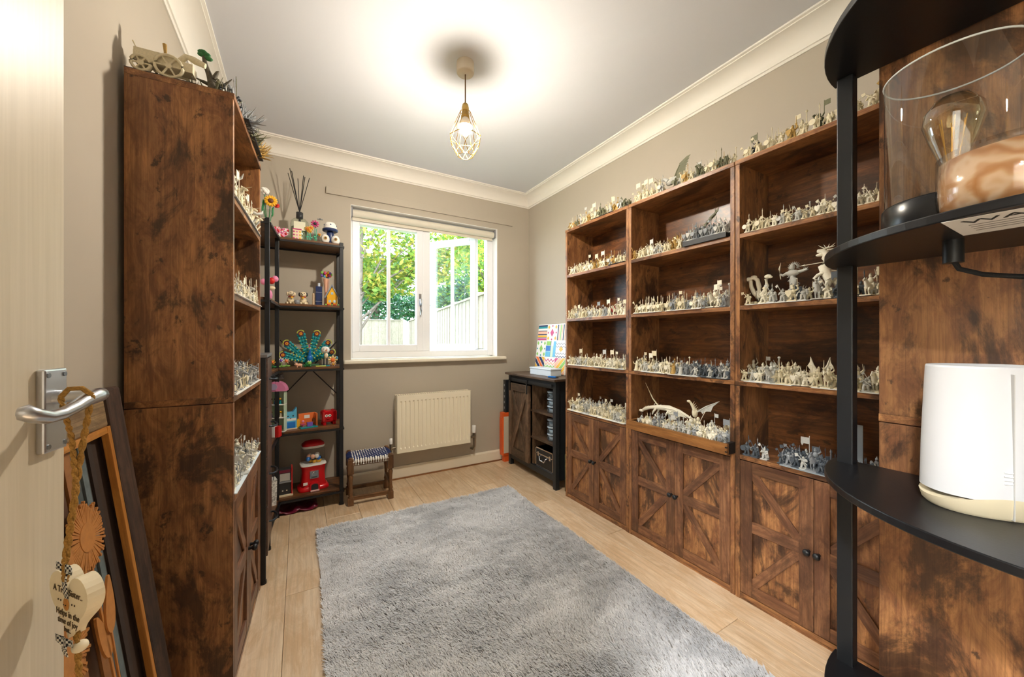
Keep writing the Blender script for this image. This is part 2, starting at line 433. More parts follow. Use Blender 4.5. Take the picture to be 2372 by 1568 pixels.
# ------------------------------------------------------------------ radiator
ra = empty('radiator', (.63, 2.80, .225), label='cream ribbed panel radiator below the window', cat='radiator')
RW, RH = .60, .43
RAD = mat('cream_radiator_enamel', 'f7eed6', .35)
pf = []
nr = 18; pitch = (RW - .03) / nr
pts = [(0, .006), (.004, 0), (.015, 0)]
for k in range(nr):
    x_ = .015 + k * pitch
    pts += [(x_ + pitch * .30, 0), (x_ + pitch * .40, .008), (x_ + pitch * .62, .008), (x_ + pitch * .72, 0)]
pts += [(RW - .015, 0), (RW - .004, 0), (RW, .006)]
m = MB(); n = len(pts)
zz = [0.0, .012, .03, .04, RH - .05, RH - .04, RH - .012, RH]
v = []
for z_ in zz:
    flat = z_ < .035 or z_ > RH - .045
    for px_, py_ in pts:
        v.append((px_, (min(py_, .006) if (px_ < .003 or px_ > RW - .003) else 0.0) if flat else py_, z_))
fcs = [(j * n + k, j * n + k + 1, (j + 1) * n + k + 1, (j + 1) * n + k) for j in range(len(zz) - 1) for k in range(n - 1)]
m.add(v, fcs, True)
o = m.build('front_panel', RAD, ra); o.modifiers.new('e', 'EDGE_SPLIT').split_angle = R(25)
for xx in (0, RW - .004): MB().box(xx, xx + .004, .006, .075, 0, RH).build('side_cover', RAD, ra, bev=.001)
g = MB().box(0, RW, .0, .012, RH, RH + .003).box(0, RW, .063, .075, RH, RH + .003)
for k in range(34): g.box(.01 + k * .0172, .016 + k * .0172, .012, .063, RH - .001, RH + .002)
g.build('top_grille', RAD, ra)
MB().box(.01, RW - .01, .03, .075, .01, RH - .01).build('rear_panel', RAD, ra)
for xx in (.12, RW - .12): MB().box(xx, xx + .03, .075, .11, .05, RH - .05).build('wall_bracket', RAD, ra)
for sx, xx in ((-1, -.035), (1, RW + .045)):
    vv = MB().cyl((xx, .04, .035), (xx, .04, .075), .011, n=12).cyl((0 if sx < 0 else RW, .04, .035), (xx, .04, .035), .010, n=10)
    vv.cyl((xx, .04, .035), (xx, .04, -.055), .0075, n=10)
    vv.tube([(xx, .04, -.05), (xx, .06, -.075), (xx, .10, -.08)], .0075, 8)
    vb = vv.build('valve', mat('brass_valve', '8d8272', .3, .9), ra)
    MB().lathe([(.016, .07), (.018, .08), (.018, .12), (.015, .13), (.001, .131)] if sx > 0 else [(.012, .07), (.013, .08), (.012, .11), (.001, .112)], 16, (xx, .04, 0)).build('valve_cap', WHT, vb)
# ------------------------------------------------------------------ tall bookcases
def bookcase(label, loc, rz, W=.55, D=.24, H=1.83, group=None, lab_extra=None):
    t = .018
    B = empty('bookcase', loc, (0, 0, rz), label=label, cat='bookcase')
    for x_ in (0, W - t):
        bx('lower_side', WZ, B, x_, x_ + t, 0, D, 0, .886, bev=.0012)
        bx('upper_side', WZ, B, x_, x_ + t, 0, D, .906, H - t, bev=.0012)
    bx('shelf', WX, B, 0, W, -.001, D, .888, .906, bev=.0012)
    bx('top', WX, B, 0, W, -.003, D, H - t, H, bev=.0012)
    bx('back_panel', WB, B, t, W - t, D - .008, D - .003, .05, H - t)
    for z_ in (1.52, 1.22, .60):
        bx('shelf', WX, B, t, W - t, 0.0, D - .008, z_ - t, z_, bev=.0012)
    bx('bottom_panel', WX, B, t, W - t, 0, D - .008, .012, .029)
    bx('plinth', WX, B, t, W - t, .004, .028, 0, .012)
    dw = (W - 2 * t) / 2 - .003; z0, z1 = .032, .578; st = .045
    for k in (0, 1):
        xo = t + .002 + k * (dw + .002)
        d_ = MB().box(0, dw, .010, .020, 0, z1 - z0).build('door', WZ, B, loc=(xo, 0, z0))
        h_ = z1 - z0
        for xx in (0, dw - st): bx('stile', FWZ, d_, xx, xx + st, 0, .010, 0, h_, bev=.001)
        for zz_ in (0, h_ / 2 - st / 2 + .01, h_ - st): bx('rail', FWX, d_, st, dw - st, .001, .010, zz_, zz_ + st, bev=.001)
        zm = h_ / 2 + .01
        a_, c_ = (st, dw - st) if k == 0 else (dw - st, st)   # braces run from the outer corners to the middle of the inner stile
        for (ax, az), (cx_, cz) in (((a_, h_ - st), (c_, zm + .02)), ((a_, st), (c_, zm - .02))):
            dx, dz = cx_ - ax, cz - az; L_ = math.hypot(dx, dz)
            # brace stops where its outline meets stile and rail
            MB().box(-.017, .017, .003, .0095, -.004, L_ + .004).build('brace', FWZ, d_, loc=(ax, 0, az), rot=(0, math.atan2(dx, dz), 0), bev=.001)
        kx = dw - .014 if k == 0 else .014
        MB().lathe([(.006, 0), (.005, .010), (.010, .014), (.012, .020), (.009, .026), (.001, .028)], 16).build('knob', BLK, d_, loc=(kx, 0, h_ * .52), rot=(R(90), 0, 0))
    return B
FX = 1.59
bookcase('brown rustic bookcase with barn doors standing nearest the window', (FX, 2.006, 0), R(-90), W=.560)
bookcase('brown rustic bookcase with barn doors and projecting tray, middle of the row', (FX, 1.4445, 0), R(-90), W=.575)
bookcase('brown rustic bookcase with barn doors seen past the black post', (FX, .866, 0), R(-90), W=.545)
bookcase('brown rustic bookcase turned side-on behind the half round black shelves', (1.735, .314, 0), R(180), W=.555, D=.33)
LBX, LBY = -.174, 1.392
bookcase('brown rustic bookcase on the left, side panel towards the doorway', (LBX, LBY, 0), R(90 - 3), W=.535, D=.243)

# ------------------------------------------------------------------ black corner cabinet with sliding barn door
CB = empty('storage_cabinet', (1.58, 2.785, 0), (0, 0, R(-90)), label='black and dark wood cabinet with sliding barn door in the corner', cat='cabinet')
DKX = wood('dark_walnut_across', '1c1510', '4a392c', '6f5641', 'x', .4, blotch=.5)
DKZ = wood('dark_walnut_upright', '1c1510', '5c4736', '8e7058', 'z', .4, blotch=.5)
BW = mat('black_wood', '23272b', .4)
cw, cd, ch = .68, .27, .795
for xx, yy in ((0, 0), (cw - .035, 0), (0, cd - .035), (cw - .035, cd - .035)):
    bx('leg', BW, CB, xx, xx + .035, yy, yy + .035, 0, ch - .018, bev=.002)
for xx in (.008, cw - .022): bx('side_panel', BW, CB, xx, xx + .014, .035, cd - .035, .06, ch - .018)
bx('top', DKX, CB, -.02, cw + .02, -.025, cd + .005, ch - .018, ch, bev=.002)
bx('upper_rail', BW, CB, .035, cw - .035, .004, .022, ch - .075, ch - .018, bev=.001)
bx('lower_rail', BW, CB, .035, cw - .035, .004, .03, .055, .10, bev=.002)
bx('back_panel', DKX, CB, .02, cw - .02, cd - .02, cd - .014, .06, ch - .02)
bx('floor_panel', DKX, CB, .02, cw - .02, .02, cd - .02, .085, .1)
bx('centre_divider', DKZ, CB, .345, .36, .02, cd - .02, .1, ch - .02)
for z_ in (.30, .51): bx('shelf', DKX, CB, .022, cw - .022, .015, cd - .02, z_, z_ + .015, bev=.001)
bx('slide_rail', BLK, CB, .03, cw - .03, -.016, -.006, ch - .062, ch - .040)
sd = MB().box(.035, .345, -.004, .004, .10, ch - .085).build('sliding_door', DKZ, CB)
dz0, dz1, dx0, dx1 = .10, ch - .085, .035, .345
for a_, b_ in ((dx0, dx0 + .045), (dx1 - .045, dx1)): bx('stile', DKZ, sd, a_, b_, -.017, -.004, dz0, dz1, bev=.001)
for a_, b_ in ((dz0, dz0 + .065), (dz1 - .06, dz1)): bx('rail', DKX, sd, dx0 + .045, dx1 - .045, -.0165, -.004, a_, b_, bev=.001)
for s_ in (1, -1):
    p_, q_ = Vector((dx0 + .045 if s_ > 0 else dx1 - .045, 0, dz0 + .065)), Vector((dx1 - .045 if s_ > 0 else dx0 + .045, 0, dz1 - .06))
    L_ = (q_ - p_).length; a_ = math.atan2(q_.x - p_.x, q_.z - p_.z)
    MB().box(-.020, .020, -.0165 if s_ > 0 else -.0155, -.004, -.004, L_ + .004).build('brace', DKZ, sd, loc=p_, rot=(0, a_, 0), bev=.001)
for xx in (dx0 + .015, dx1 - .03): 
    MB().box(xx, xx + .016, -.022, -.016, ch - .15, ch - .05).cyl((xx + .008, -.022, ch - .05), (xx + .008, -.006, ch - .05), .014, n=14).build('roller_hanger', BLK, sd)

# ------------------------------------------------------------------ corner shelving by the window
CS = empty('corner_shelf_unit', (0, 0, 0), label='black metal corner shelving with brown boards beside the window', cat='shelf unit')
SHX = wood('etagere_board', '2a1a10', '5d3b21', '8a5a30', 'x', .4, blotch=.6)
LP = [(-.425, 2.895), (.245, 2.895), (.245, 2.638), (-.108, 2.638), (-.138, 2.285), (-.425, 2.285)]
CSZ = (.105, .515, .905, 1.30, 1.705)
for z_ in CSZ:
    MB().prism(LP, z_ - .014, z_, 'z').build('shelf_board', SHX, CS, bev=.001)
    r_ = MB()
    for (a, b_) in zip(LP, LP[1:] + LP[:1]):
        p, q = Vector((*a, z_ - .026)), Vector((*b_, z_ - .026)); d = (q - p).normalized(); nn = Vector((-d.y, d.x, 0)) * .011
        r_.add([(p)[:], q[:], (q + nn)[:], (p + nn)[:], (p + Vector((0, 0, .0115)))[:], (q + Vector((0, 0, .0115)))[:], (q + nn + Vector((0, 0, .0115)))[:], (p + nn + Vector((0, 0, .0115)))[:]],
               [(3, 2, 1, 0), (4, 5, 6, 7), (0, 1, 5, 4), (1, 2, 6, 5), (2, 3, 7, 6), (3, 0, 4, 7)])
    r_.build('shelf_frame', BLK, CS)
for (a, c) in ((.228, 2.632), (.228, 2.872), (-.128, 2.630), (-.155, 2.277), (-.425, 2.277), (-.425, 2.872)):
    bx('post', BLK, CS, a, a + .022, c, c + .022, .012, 1.712 if c != 2.277 else 1.712, bev=.002)
    bx('foot', BLK, CS, a - .002, a + .024, c - .002, c + .024, 0, .012)
for za, zb in ((.905 + .17, .905 - .22), ):
    for (p, q) in (((-.11, 2.885, zb), (.24, 2.885, za)), ((-.11, 2.885, za), (.24, 2.885, zb))):
        MB().tube([p, q], .0035, 8).build('cross_brace', BLK, CS)
for za, zb in ((.68, 1.08), (1.08, .68)):
    MB().tube([(-.418, 2.30, za), (-.418, 2.88, zb)], .0035, 8).build('cross_brace', BLK, CS)

# ------------------------------------------------------------------ slim chest of drawers beside the left bookcase
DT = empty('drawer_tower', (-.128, 1.945, 0), (0, 0, R(90)), label='slim dark wood chest of four drawers with black frame and bow handles', cat='drawers')
tw, td, th = .322, .27, 1.012
DRZ = wood('drawer_front_wood', '241813', '50372c', '6f5142', 'x', .38, blotch=.5)
for xx, yy in ((0, 0), (tw - .02, 0), (0, td - .02), (tw - .02, td - .02)):
    bx('post', BLK, DT, xx, xx + .02, yy, yy + .02, .012, th - .012, bev=.002)
    MB().cyl((xx + .01, yy + .01, 0), (xx + .01, yy + .01, .014), .013, n=12).build('foot', BLK, DT)
bx('top', mat('grey_wood_top', '6d6a69', .4, var=.1), DT, -.002, tw + .002, -.006, td + .002, th - .014, th, bev=.002)
for xx in (.001, tw - .005): bx('side_panel', mat('dark_fabric_side', '2a2523', .9), DT, xx, xx + .004, .02, td - .02, .1, th - .02)
bx('back_panel', mat('dark_fabric_side', '2a2523'), DT, .02, tw - .02, td - .008, td - .004, .1, th - .02)
for k in range(4):
    z_ = .112 + k * .2215
    dr = bx('drawer', DRZ, DT, .021, tw - .021, -.006, .010, z_, z_ + .2165, bev=.002)
    zc = z_ + .12
    MB().tube([(tw / 2 - .055, -.006, zc), (tw / 2 - .055, -.020, zc - .002), (tw / 2 - .03, -.032, zc - .004), (tw / 2, -.036, zc - .005), (tw / 2 + .03, -.032, zc - .004), (tw / 2 + .055, -.020, zc - .002), (tw / 2 + .055, -.006, zc)], .0045, 8).build('handle', mat('gunmetal_handle', '3c4147', .28, .8), dr)
    bx('drawer_box', mat('dark_fabric_side', '2a2523'), DT, .024, tw - .024, .012, td - .02, z_ + .005, z_ + .2)

# ------------------------------------------------------------------ woven footstool
ST = empty('footstool', (.27, 2.575, 0), (0, 0, R(-3)), label='small turned oak stool with blue and white woven cord seat', cat='stool')
OS = wood('stool_oak', '2d1b0e', '6d4a2b', '906641', 'z', .35, blotch=.4)
OSX = wood('stool_oak_x', '2d1b0e', '6d4a2b', '906641', 'x', .35, blotch=.4)
OSY = wood('stool_oak_y', '2d1b0e', '6d4a2b', '906641', 'y', .35, blotch=.4)
sw, sdp, sh = .285, .235, .30
lp_ = [(.017, 0), (.018, .004), (.018, .05), (.016, .053), (.012, .062), (.016, .072), (.013, .085), (.011, .11), (.013, .16), (.016, .185), (.012, .195), (.016, .205), (.018, .208), (.018, sh), (.016, sh + .008), (.001, sh + .009)]
for xx in (.018, sw - .018):
    for yy in (.018, sdp - .018):
        l_ = MB().box(-.018, .018, -.018, .018, 0, .05).lathe([(.016, .05), (.016, .053), (.012, .062), (.016, .072), (.013, .085), (.011, .11), (.013, .16), (.016, .185), (.012, .195), (.016, .205)], 16)
        l_.box(-.018, .018, -.018, .018, .205, sh - .002)
        l_.lathe([(.014, sh - .002), (.012, sh + .006), (.001, sh + .008)], 12)
        l_.build('leg', OS, ST, loc=(xx, yy, 0), bev=.0015)
for yy in (.018, sdp - .018): bx('stretcher', OSX, ST, .03, sw - .03, yy - .009, yy + .009, .07 - .04, .095 - .04, bev=.002)
for xx in (.018, sw - .018): bx('stretcher', OSY, ST, xx - .009, xx + .009, .03, sdp - .03, .095, .12, bev=.002)
for yy in (.018, sdp - .018): bx('seat_rail', OSX, ST, .03, sw - .03, yy - .01, yy + .01, .255, .285)
for xx in (.018, sw - .018): bx('seat_rail', OSY, ST, xx - .01, xx + .01, .03, sdp - .03, .255, .285)
blu, wh = MB(), MB()
nx, ny = 15, 11
for k in range(nx):
    x_ = .034 + (sw - .068) * k / (nx - 1)
    pts = [(x_, .006, .262), (x_, .003, .28)] + [(x_, .018 + (sdp - .036) * j / (2 * ny), .2905 + (.0045 if ((j // 2) + k) % 2 else -.0015)) for j in range(2 * ny + 1)] + [(x_, sdp - .003, .28), (x_, sdp - .006, .262)]
    (wh).tube(pts, .0058, 6)
for k in range(ny):
    y_ = .034 + (sdp - .068) * k / (ny - 1)
    pts = [(.006, y_, .262), (.003, y_, .28)] + [(.018 + (sw - .036) * j / (2 * nx), y_, .2905 + (-.0015 if ((j // 2) + k) % 2 else .0045)) for j in range(2 * nx + 1)] + [(sw - .003, y_, .28), (sw - .006, y_, .262)]
    blu.tube(pts, .0066, 6)
wh.build('white_cord', mat('white_seat_cord', 'e8e4dc', .8), ST, label='white woven cords', kind='stuff'); blu.build('blue_cord', mat('navy_seat_cord', '1d2b5c', .8), ST, label='navy woven cords', kind='stuff')

# ------------------------------------------------------------------ grey shag rug
RG = empty('shag_rug', (.07, .50, 0), (0, 0, R(-.6)), label='large pale grey shaggy rug in the middle of the floor', cat='rug')
rw, rl = 1.23, 1.83
bx('backing', mat('rug_backing', '8a8782', .95), RG, 0, rw, 0, rl, .0005, .008)
RUGM = bpy.data.materials.new('grey_shag_pile'); RUGM.use_nodes = True
N, L = RUGM.node_tree.nodes, RUGM.node_tree.links
bs = N['Principled BSDF']; bs.inputs['Roughness'].default_value = .9; bs.inputs['Specular IOR Level'].default_value = .15
bs.inputs['Sheen Weight'].default_value = .3
tc = N.new('ShaderNodeTexCoord'); nz = N.new('ShaderNodeTexNoise'); nz.inputs['Scale'].default_value = 3.2; nz.inputs['Detail'].default_value = 6; nz.inputs['Distortion'].default_value = 1.2
mpn = N.new('ShaderNodeMapping'); mpn.inputs['Rotation'].default_value = (0, 0, R(35)); mpn.inputs['Scale'].default_value = (1, 2.2, 1)
L.new(tc.outputs['Object'], mpn.inputs['Vector']); L.new(mpn.outputs[0], nz.inputs['Vector'])
rp = N.new('ShaderNodeValToRGB'); L.new(nz.outputs['Fac'], rp.inputs[0]); L.new(rp.outputs[0], bs.inputs['Base Color'])
rp.color_ramp.elements[0].position = .3; rp.color_ramp.elements[0].color = (*srgb('c4c5c8'), 1)
rp.color_ramp.elements[1].position = .66; rp.color_ramp.elements[1].color = (*srgb('e8e8ea'), 1)
from mathutils import noise as mnoise
def rug_h(x_, y_):
    return .013 + .004 * mnoise.noise((x_ * 9, y_ * 9, 1.7)) + .006 * mnoise.noise((x_ * 26, y_ * 26, 4.2))
V, Fc = [], []
rr = random.Random(3)
NT = 150000
for k in range(NT):
    # denser close to the viewer side that the lens magnifies is not needed: spread evenly
    x_, y_ = rr.random() * rw, rr.random() * rl
    a_ = 2.2 + 1.5 * mnoise.noise((x_ * 3.1, y_ * 3.1, .3)) + rr.uniform(-.7, .7)
    h_ = rug_h(x_, y_) * rr.uniform(.8, 1.2) + .006; ln = rr.uniform(.010, .022)
    dx, dy = math.cos(a_), math.sin(a_); w_ = rr.uniform(.0009, .0018)
    px_, py_ = -dy * w_, dx * w_
    n0 = len(V)
    V += [(x_ - px_, y_ - py_, .006), (x_ + px_, y_ + py_, .006), (x_ + dx * ln * .55 + px_, y_ + dy * ln * .55 + py_, h_ * .85), (x_ + dx * ln * .55 - px_, y_ + dy * ln * .55 - py_, h_ * .85), (x_ + dx * ln, y_ + dy * ln, h_)]
    Fc += [(n0, n0 + 1, n0 + 2, n0 + 3), (n0 + 3, n0 + 2, n0 + 4)]
me = bpy.data.meshes.new('pile'); me.from_pydata(V, [], Fc); me.materials.append(RUGM)
o = bpy.data.objects.new('pile', me); COL.objects.link(o); o.parent = RG; tag(o, label='soft grey shaggy pile', kind='stuff')
# ------------------------------------------------------------------ half round black shelf stand (right foreground)
HS = empty('half_round_stand', (1.172, .03, 0), label='black half round shelf stand in the right foreground', cat='shelf stand')
def dpoly(r, n=40): return [(r * math.cos(R(90) + math.pi * k / n), r * math.sin(R(90) + math.pi * k / n)) for k in range(n + 1)]
HSZ = (.300, .783, 1.270, 1.727)
for z_ in HSZ: MB().prism(dpoly(.363), z_ - .015, z_, 'z').build('shelf', BLKS, HS, bev=.002)
for yy in (.318, -.348):
    bx('post', BLK, HS, -.036, -.006, yy, yy + .03, 0, 1.727 - .015, bev=.002)
for z_ in (.06,): bx('back_rail', BLK, HS, -.024, -.006, -.318, .318, z_, z_ + .02)

# table lamp with clear glass cylinder on the stand
GL = empty('glass_lamp', (1.0, .17, 1.270), label='clear glass cylinder lamp on a black base with filament bulb', cat='lamp')
MB().lathe([(.040, 0), (.088, .0), (.090, .004), (.090, .05), (.087, .055), (.03, .055)], 48).build('base', mat('black_lacquer', '17191c', .25), GL)
MB().box(-.006, .006, -.0905, -.0885, .02, .035).build('switch', BLK, GL, rot=(0, 0, R(-25)))
MB().lathe([(.086, .055), (.086, .29)], 64).build('glass_shade', glass('lamp_glass', (.90, .92, .93), 0.0, 2.5, 0.6, .08), GL)
MB().tube([(.0865 * math.cos(2 * math.pi * k / 48), .0865 * math.sin(2 * math.pi * k / 48), .29) for k in range(48)], .0016, 6, True).build('glass_rim', mat('rim_glass', 'dfe6e8', .05), GL)
MB().lathe([(.016, .055), (.018, .06), (.018, .10), (.014, .104)], 20).build('bulb_socket', BLK, GL)
MB().lathe([(.013, .10), (.014, .115), (.03, .165), (.038, .195), (.036, .215), (.022, .236), (.001, .243)], 28).build('filament_bulb', glass('amber_bulb_glass', (1.0, .88, .62), 0.02, 1.6, 0.8, .14), GL)
fm = MB()
for k in range(6):
    a0 = 2 * math.pi * k / 6
    fm.cyl((.008 * math.cos(a0), .008 * math.sin(a0), .125), (.017 * math.cos(a0 + .3), .017 * math.sin(a0 + .3), .2), .0009, n=5)
fm.cyl((0, 0, .10), (0, 0, .185), .003, .002, n=8)
fm.build('filament', mat('brass_filament', 'c9a24a', .3, .8), GL)
MB().cyl((0, 0, -.055), (0, 0, 0), .013, n=16).build('cable_gland', BLK, GL)
MB().tube([(0, 0, -.05), (.004, -.006, -.066), (.02, -.03, -.078), (.05, -.08, -.088), (.09, -.13, -.092), (.14, -.20, -.094), (.15, -.28, -.12)], .0042, 8).build('cable', mat('black_fabric_cable', '111214', .8, bump=.4, bscale=1200), GL)

# safety label under the lamp shelf
SL = empty('safety_label', (.905, .075, 1.2546), label='white safety label stuck below the lamp shelf', cat='label')
MB().box(-.075, .06, -.085, .078, -.0006, 0).build('paper', mat('label_paper', 'dcdcda', .6), SL)
def text_mesh(name, body, size, m, parent, loc, rot, ext=.0004, align='LEFT'):
    cu = bpy.data.curves.new(name, 'FONT'); cu.body = body; cu.size = size; cu.extrude = ext; cu.align_x = align
    to = bpy.data.objects.new(name + '_tmp', cu); COL.objects.link(to)
    me = bpy.data.meshes.new_from_object(to.evaluated_get(bpy.context.evaluated_depsgraph_get()))
    bpy.data.objects.remove(to); me.materials.clear(); me.materials.append(m)
    o = bpy.data.objects.new(name, me); COL.objects.link(o); o.parent = parent; o.location = loc; o.rotation_euler = rot
    return o
INK = mat('black_ink', '22221f', .7)
# read from below: baseline runs towards -Y, letters' tops towards -X
text_mesh('lettering', 'WARNING', .034, INK, SL, (-.035, .062, -.0008), (R(180), 0, R(-90)))
for k in range(4): bx('printed_line', mat('grey_ink', '8b8b88', .7), SL, -.022 + k * .016, -.018 + k * .016, -.075, .06, -.0009, -.0006)

# candle jar
CJ = empty('candle_jar', (.925, .098, 1.270), label='glass candle jar of tan marbled wax beside the glass lamp', cat='candle')
mw = bpy.data.materials.new('marbled_wax'); mw.use_nodes = True
N, L = mw.node_tree.nodes, mw.node_tree.links; bs = N['Principled BSDF']; bs.inputs['Roughness'].default_value = .18; bs.inputs['Coat Weight'].default_value = .6
tc = N.new('ShaderNodeTexCoord'); wv = N.new('ShaderNodeTexWave'); wv.wave_type = 'RINGS'; wv.inputs['Scale'].default_value = 9; wv.inputs['Distortion'].default_value = 14; wv.inputs['Detail'].default_value = 3; wv.inputs['Detail Scale'].default_value = 1.4
L.new(tc.outputs['Object'], wv.inputs['Vector'])
rp = N.new('ShaderNodeValToRGB'); L.new(wv.outputs['Fac'], rp.inputs[0]); L.new(rp.outputs[0], bs.inputs['Base Color'])
rp.color_ramp.elements[0].color = (*srgb('b88659'), 1); rp.color_ramp.elements[1].color = (*srgb('ddc0a0'), 1); e_ = rp.color_ramp.elements.new(.55); e_.color = (*srgb('cda47c'), 1)
MB().lathe([(.045, .001), (.062, .004), (.073, .018), (.0755, .04), (.0755, .088), (.03, .087), (.001, .086)], 48).build('wax', mw, CJ)
MB().lathe([(.046, 0), (.064, .002), (.0755, .016), (.078, .04), (.078, .098), (.0755, .0985), (.0755, .090)], 48).build('glass_jar', glass('jar_glass', (.96, .94, .92), .02), CJ)
for a_ in (0, 120, 240): MB().cyl((.03 * math.cos(R(a_)), .03 * math.sin(R(a_)), .085), (.03 * math.cos(R(a_)), .03 * math.sin(R(a_)), .1), .0015, n=6).build('wick', mat('wick', '3a332a', .9), CJ)

# white mesh router / speaker
RT = empty('router', (1.040, .142, .783), (0, 0, R(-51)), label='tall white oval wireless router on the half round stand', cat='router')
RWH = mat('router_white', 'cbccce', .4)
def ovl(a, b_, z, n=48, p=2.3):
    out = []
    for k in range(n):
        t = 2 * math.pi * k / n; cx, sy = math.cos(t), math.sin(t)
        out.append((a * math.copysign(abs(cx) ** (2 / p), cx), b_ * math.copysign(abs(sy) ** (2 / p), sy), z))
    return out
def loft(m, rings, smooth=True, cap=True):
    n = len(rings[0]); v = [p for r_ in rings for p in r_]
    f = [(i * n + j, i * n + (j + 1) % n, (i + 1) * n + (j + 1) % n, (i + 1) * n + j) for i in range(len(rings) - 1) for j in range(n)]
    m.add(v, f, smooth)
    if cap: m.add(rings[0], [tuple(range(n))[::-1]]); m.add(rings[-1], [tuple(range(n))])
    return m
def seamed(a, b_, z):   # outline with a crease at the front
    q = ovl(a, b_, z)
    return q
body = MB()
loft(body, [ovl(.0775, .058, .03), ovl(.077, .0578, .05), ovl(.0755, .0565, .12), ovl(.0725, .054, .20), ovl(.0705, .0525, .248)], cap=False)
loft(body, [ovl(.0705, .0525, .248), ovl(.0695, .0515, .2515), ovl(.066, .049, .252), ovl(.064, .047, .245), ovl(.062, .045, .243)], cap=False)
body.add(ovl(.062, .045, .243), [tuple(range(48))])
body.build('body', RWH, RT)
bs_ = MB()
def wob(a, b_, z, amp):
    return [(x_, y_, z + amp * math.cos(2 * math.atan2(y_, x_) + 3.14)) for x_, y_, _ in ovl(a, b_, 0)]
loft(bs_, [ovl(.070, .051, .0005), ovl(.075, .056, .006), wob(.0782, .0588, .028, .010)])
bs_.build('base', mat('router_beige', 'd2c6a8', .45), RT)
MB().box(-.0006, .0006, -.0592, -.052, .004, .24).build('seam', mat('seam_grey', 'bdbcb8', .6), RT)
for k in range(4): MB().box(-.011, -.001, -.0588, -.054, .062 + k * .006, .0635 + k * .006).build('vent', mat('vent_white', 'f4f4f3', .4), RT)
PT = empty('plug', (1.1685, .098, .955), label='white plug on the panel behind the router', cat='plug')
bx('body', WHT, PT, -.03, .0, -.02, .02, -.012, .012, bev=.004)

# trinket dish on the lowest visible shelf
TD = empty('trinket_dish', (1.06, .23, .300), (0, 0, R(20)), label='dark purple dish with pearl studded rim on the lowest black shelf', cat='dish')
MB().lathe([(.02, 0), (.03, .004), (.048, .03), (.05, .036), (.046, .034), (.028, .008), (.001, .006)], 28).build('bowl', mat('purple_glaze', '3c1c36', .2), TD)
for k in range(14):
    a_ = 2 * math.pi * k / 14; MB().ell((.0485 * math.cos(a_), .0485 * math.sin(a_), .038), .0045, 8, 5).build('pearl', mat('pearl', 'e9e4ea', .2), TD)

# ------------------------------------------------------------------ open door with lever handle
AD = R(7.9)
DR = empty('door_1', (-.39, 0, 0), (0, 0, R(90) - AD), kind='structure')
dm = bpy.data.materials.new('cream_door_paint'); dm.use_nodes = True
N, L = dm.node_tree.nodes, dm.node_tree.links; bs = N['Principled BSDF']; bs.inputs['Roughness'].default_value = .38
tc = N.new('ShaderNodeTexCoord'); mpn = N.new('ShaderNodeMapping'); mpn.inputs['Scale'].default_value = (90, 90, 2)
nz = N.new('ShaderNodeTexNoise'); nz.inputs['Scale'].default_value = 2; nz.inputs['Detail'].default_value = 4
L.new(tc.outputs['Object'], mpn.inputs[0]); L.new(mpn.outputs[0], nz.inputs['Vector'])
rp = N.new('ShaderNodeValToRGB'); L.new(nz.outputs['Fac'], rp.inputs[0]); L.new(rp.outputs[0], bs.inputs['Base Color'])
rp.color_ramp.elements[0].position = .3; rp.color_ramp.elements[0].color = (*srgb('cdc2ac'), 1); rp.color_ramp.elements[1].position = .7; rp.color_ramp.elements[1].color = (*srgb('d8cdb8'), 1)
bp = N.new('ShaderNodeBump'); bp.inputs['Strength'].default_value = .08; bp.inputs['Distance'].default_value = .001; L.new(nz.outputs['Fac'], bp.inputs['Height']); L.new(bp.outputs[0], bs.inputs['Normal'])
bx('leaf', dm, DR, 0, .767, 0, .036, .006, 1.985, bev=.002)
for z_ in (.2, 1.0, 1.75): MB().cyl((-.003, .004, z_), (-.003, .004, z_ + .09), .006, n=10).build('hinge', CHROME, DR)
hd = MB().box(.716, .756, -.009, 0, .932, 1.041).build('handle_plate', CHROME, DR, bev=.0025)
for sx in (.722, .750):
    for sz in (.940, 1.033): MB().cyl((sx, -.0102, sz), (sx, -.009, sz), .0032, n=12).build('screw', mat('screw_steel', '8a8f96', .3, 1.0), hd)
lv = MB().cyl((.736, -.009, 1.003), (.736, -.016, 1.003), .0095, n=20).cyl((.736, -.014, 1.003), (.736, -.050, 1.003), .0075, n=16)
lv.tube([(.742, -.0500, 1.0035), (.736, -.0515, 1.004), (.725, -.0525, 1.004), (.706, -.0525, 1.0005), (.688, -.052, .9945), (.668, -.0505, .990), (.650, -.049, .990), (.634, -.047, .995), (.626, -.044, 1.0005), (.625, -.040, 1.001)],
        [.004, .0095, .0098, .0085, .0075, .0072, .0078, .0085, .0088, .005], 16)
lv.build('lever', CHROME, DR)

# wooden heart hung from the lever
HT = empty('hanging_heart', (-.247, .688, .745), (0, 0, R(-49.5)), label='cream wooden heart plaque hung by jute string from the door handle', cat='ornament')
hp = []
for k in range(48):
    t = 2 * math.pi * k / 48
    hp.append((.0445 * math.sin(t) ** 3, .0028 * (13 * math.cos(t) - 5 * math.cos(2 * t) - 2 * math.cos(3 * t) - math.cos(4 * t)) + .004))
MB().prism(hp, -.008, .008).build('heart', mat('cream_wood_heart', 'efe3c6', .55, var=.03), HT, bev=.002)
JUTE = mat('jute', 'a9803f', .95, var=.25, vscale=400, bump=.6, bscale=900)
GING = bpy.data.materials.new('gingham'); GING.use_nodes = True
N, L = GING.node_tree.nodes, GING.node_tree.links; tc = N.new('ShaderNodeTexCoord'); ck = N.new('ShaderNodeTexChecker'); ck.inputs['Scale'].default_value = 340
ck.inputs['Color1'].default_value = (.75, .73, .66, 1); ck.inputs['Color2'].default_value = (.02, .02, .025, 1)
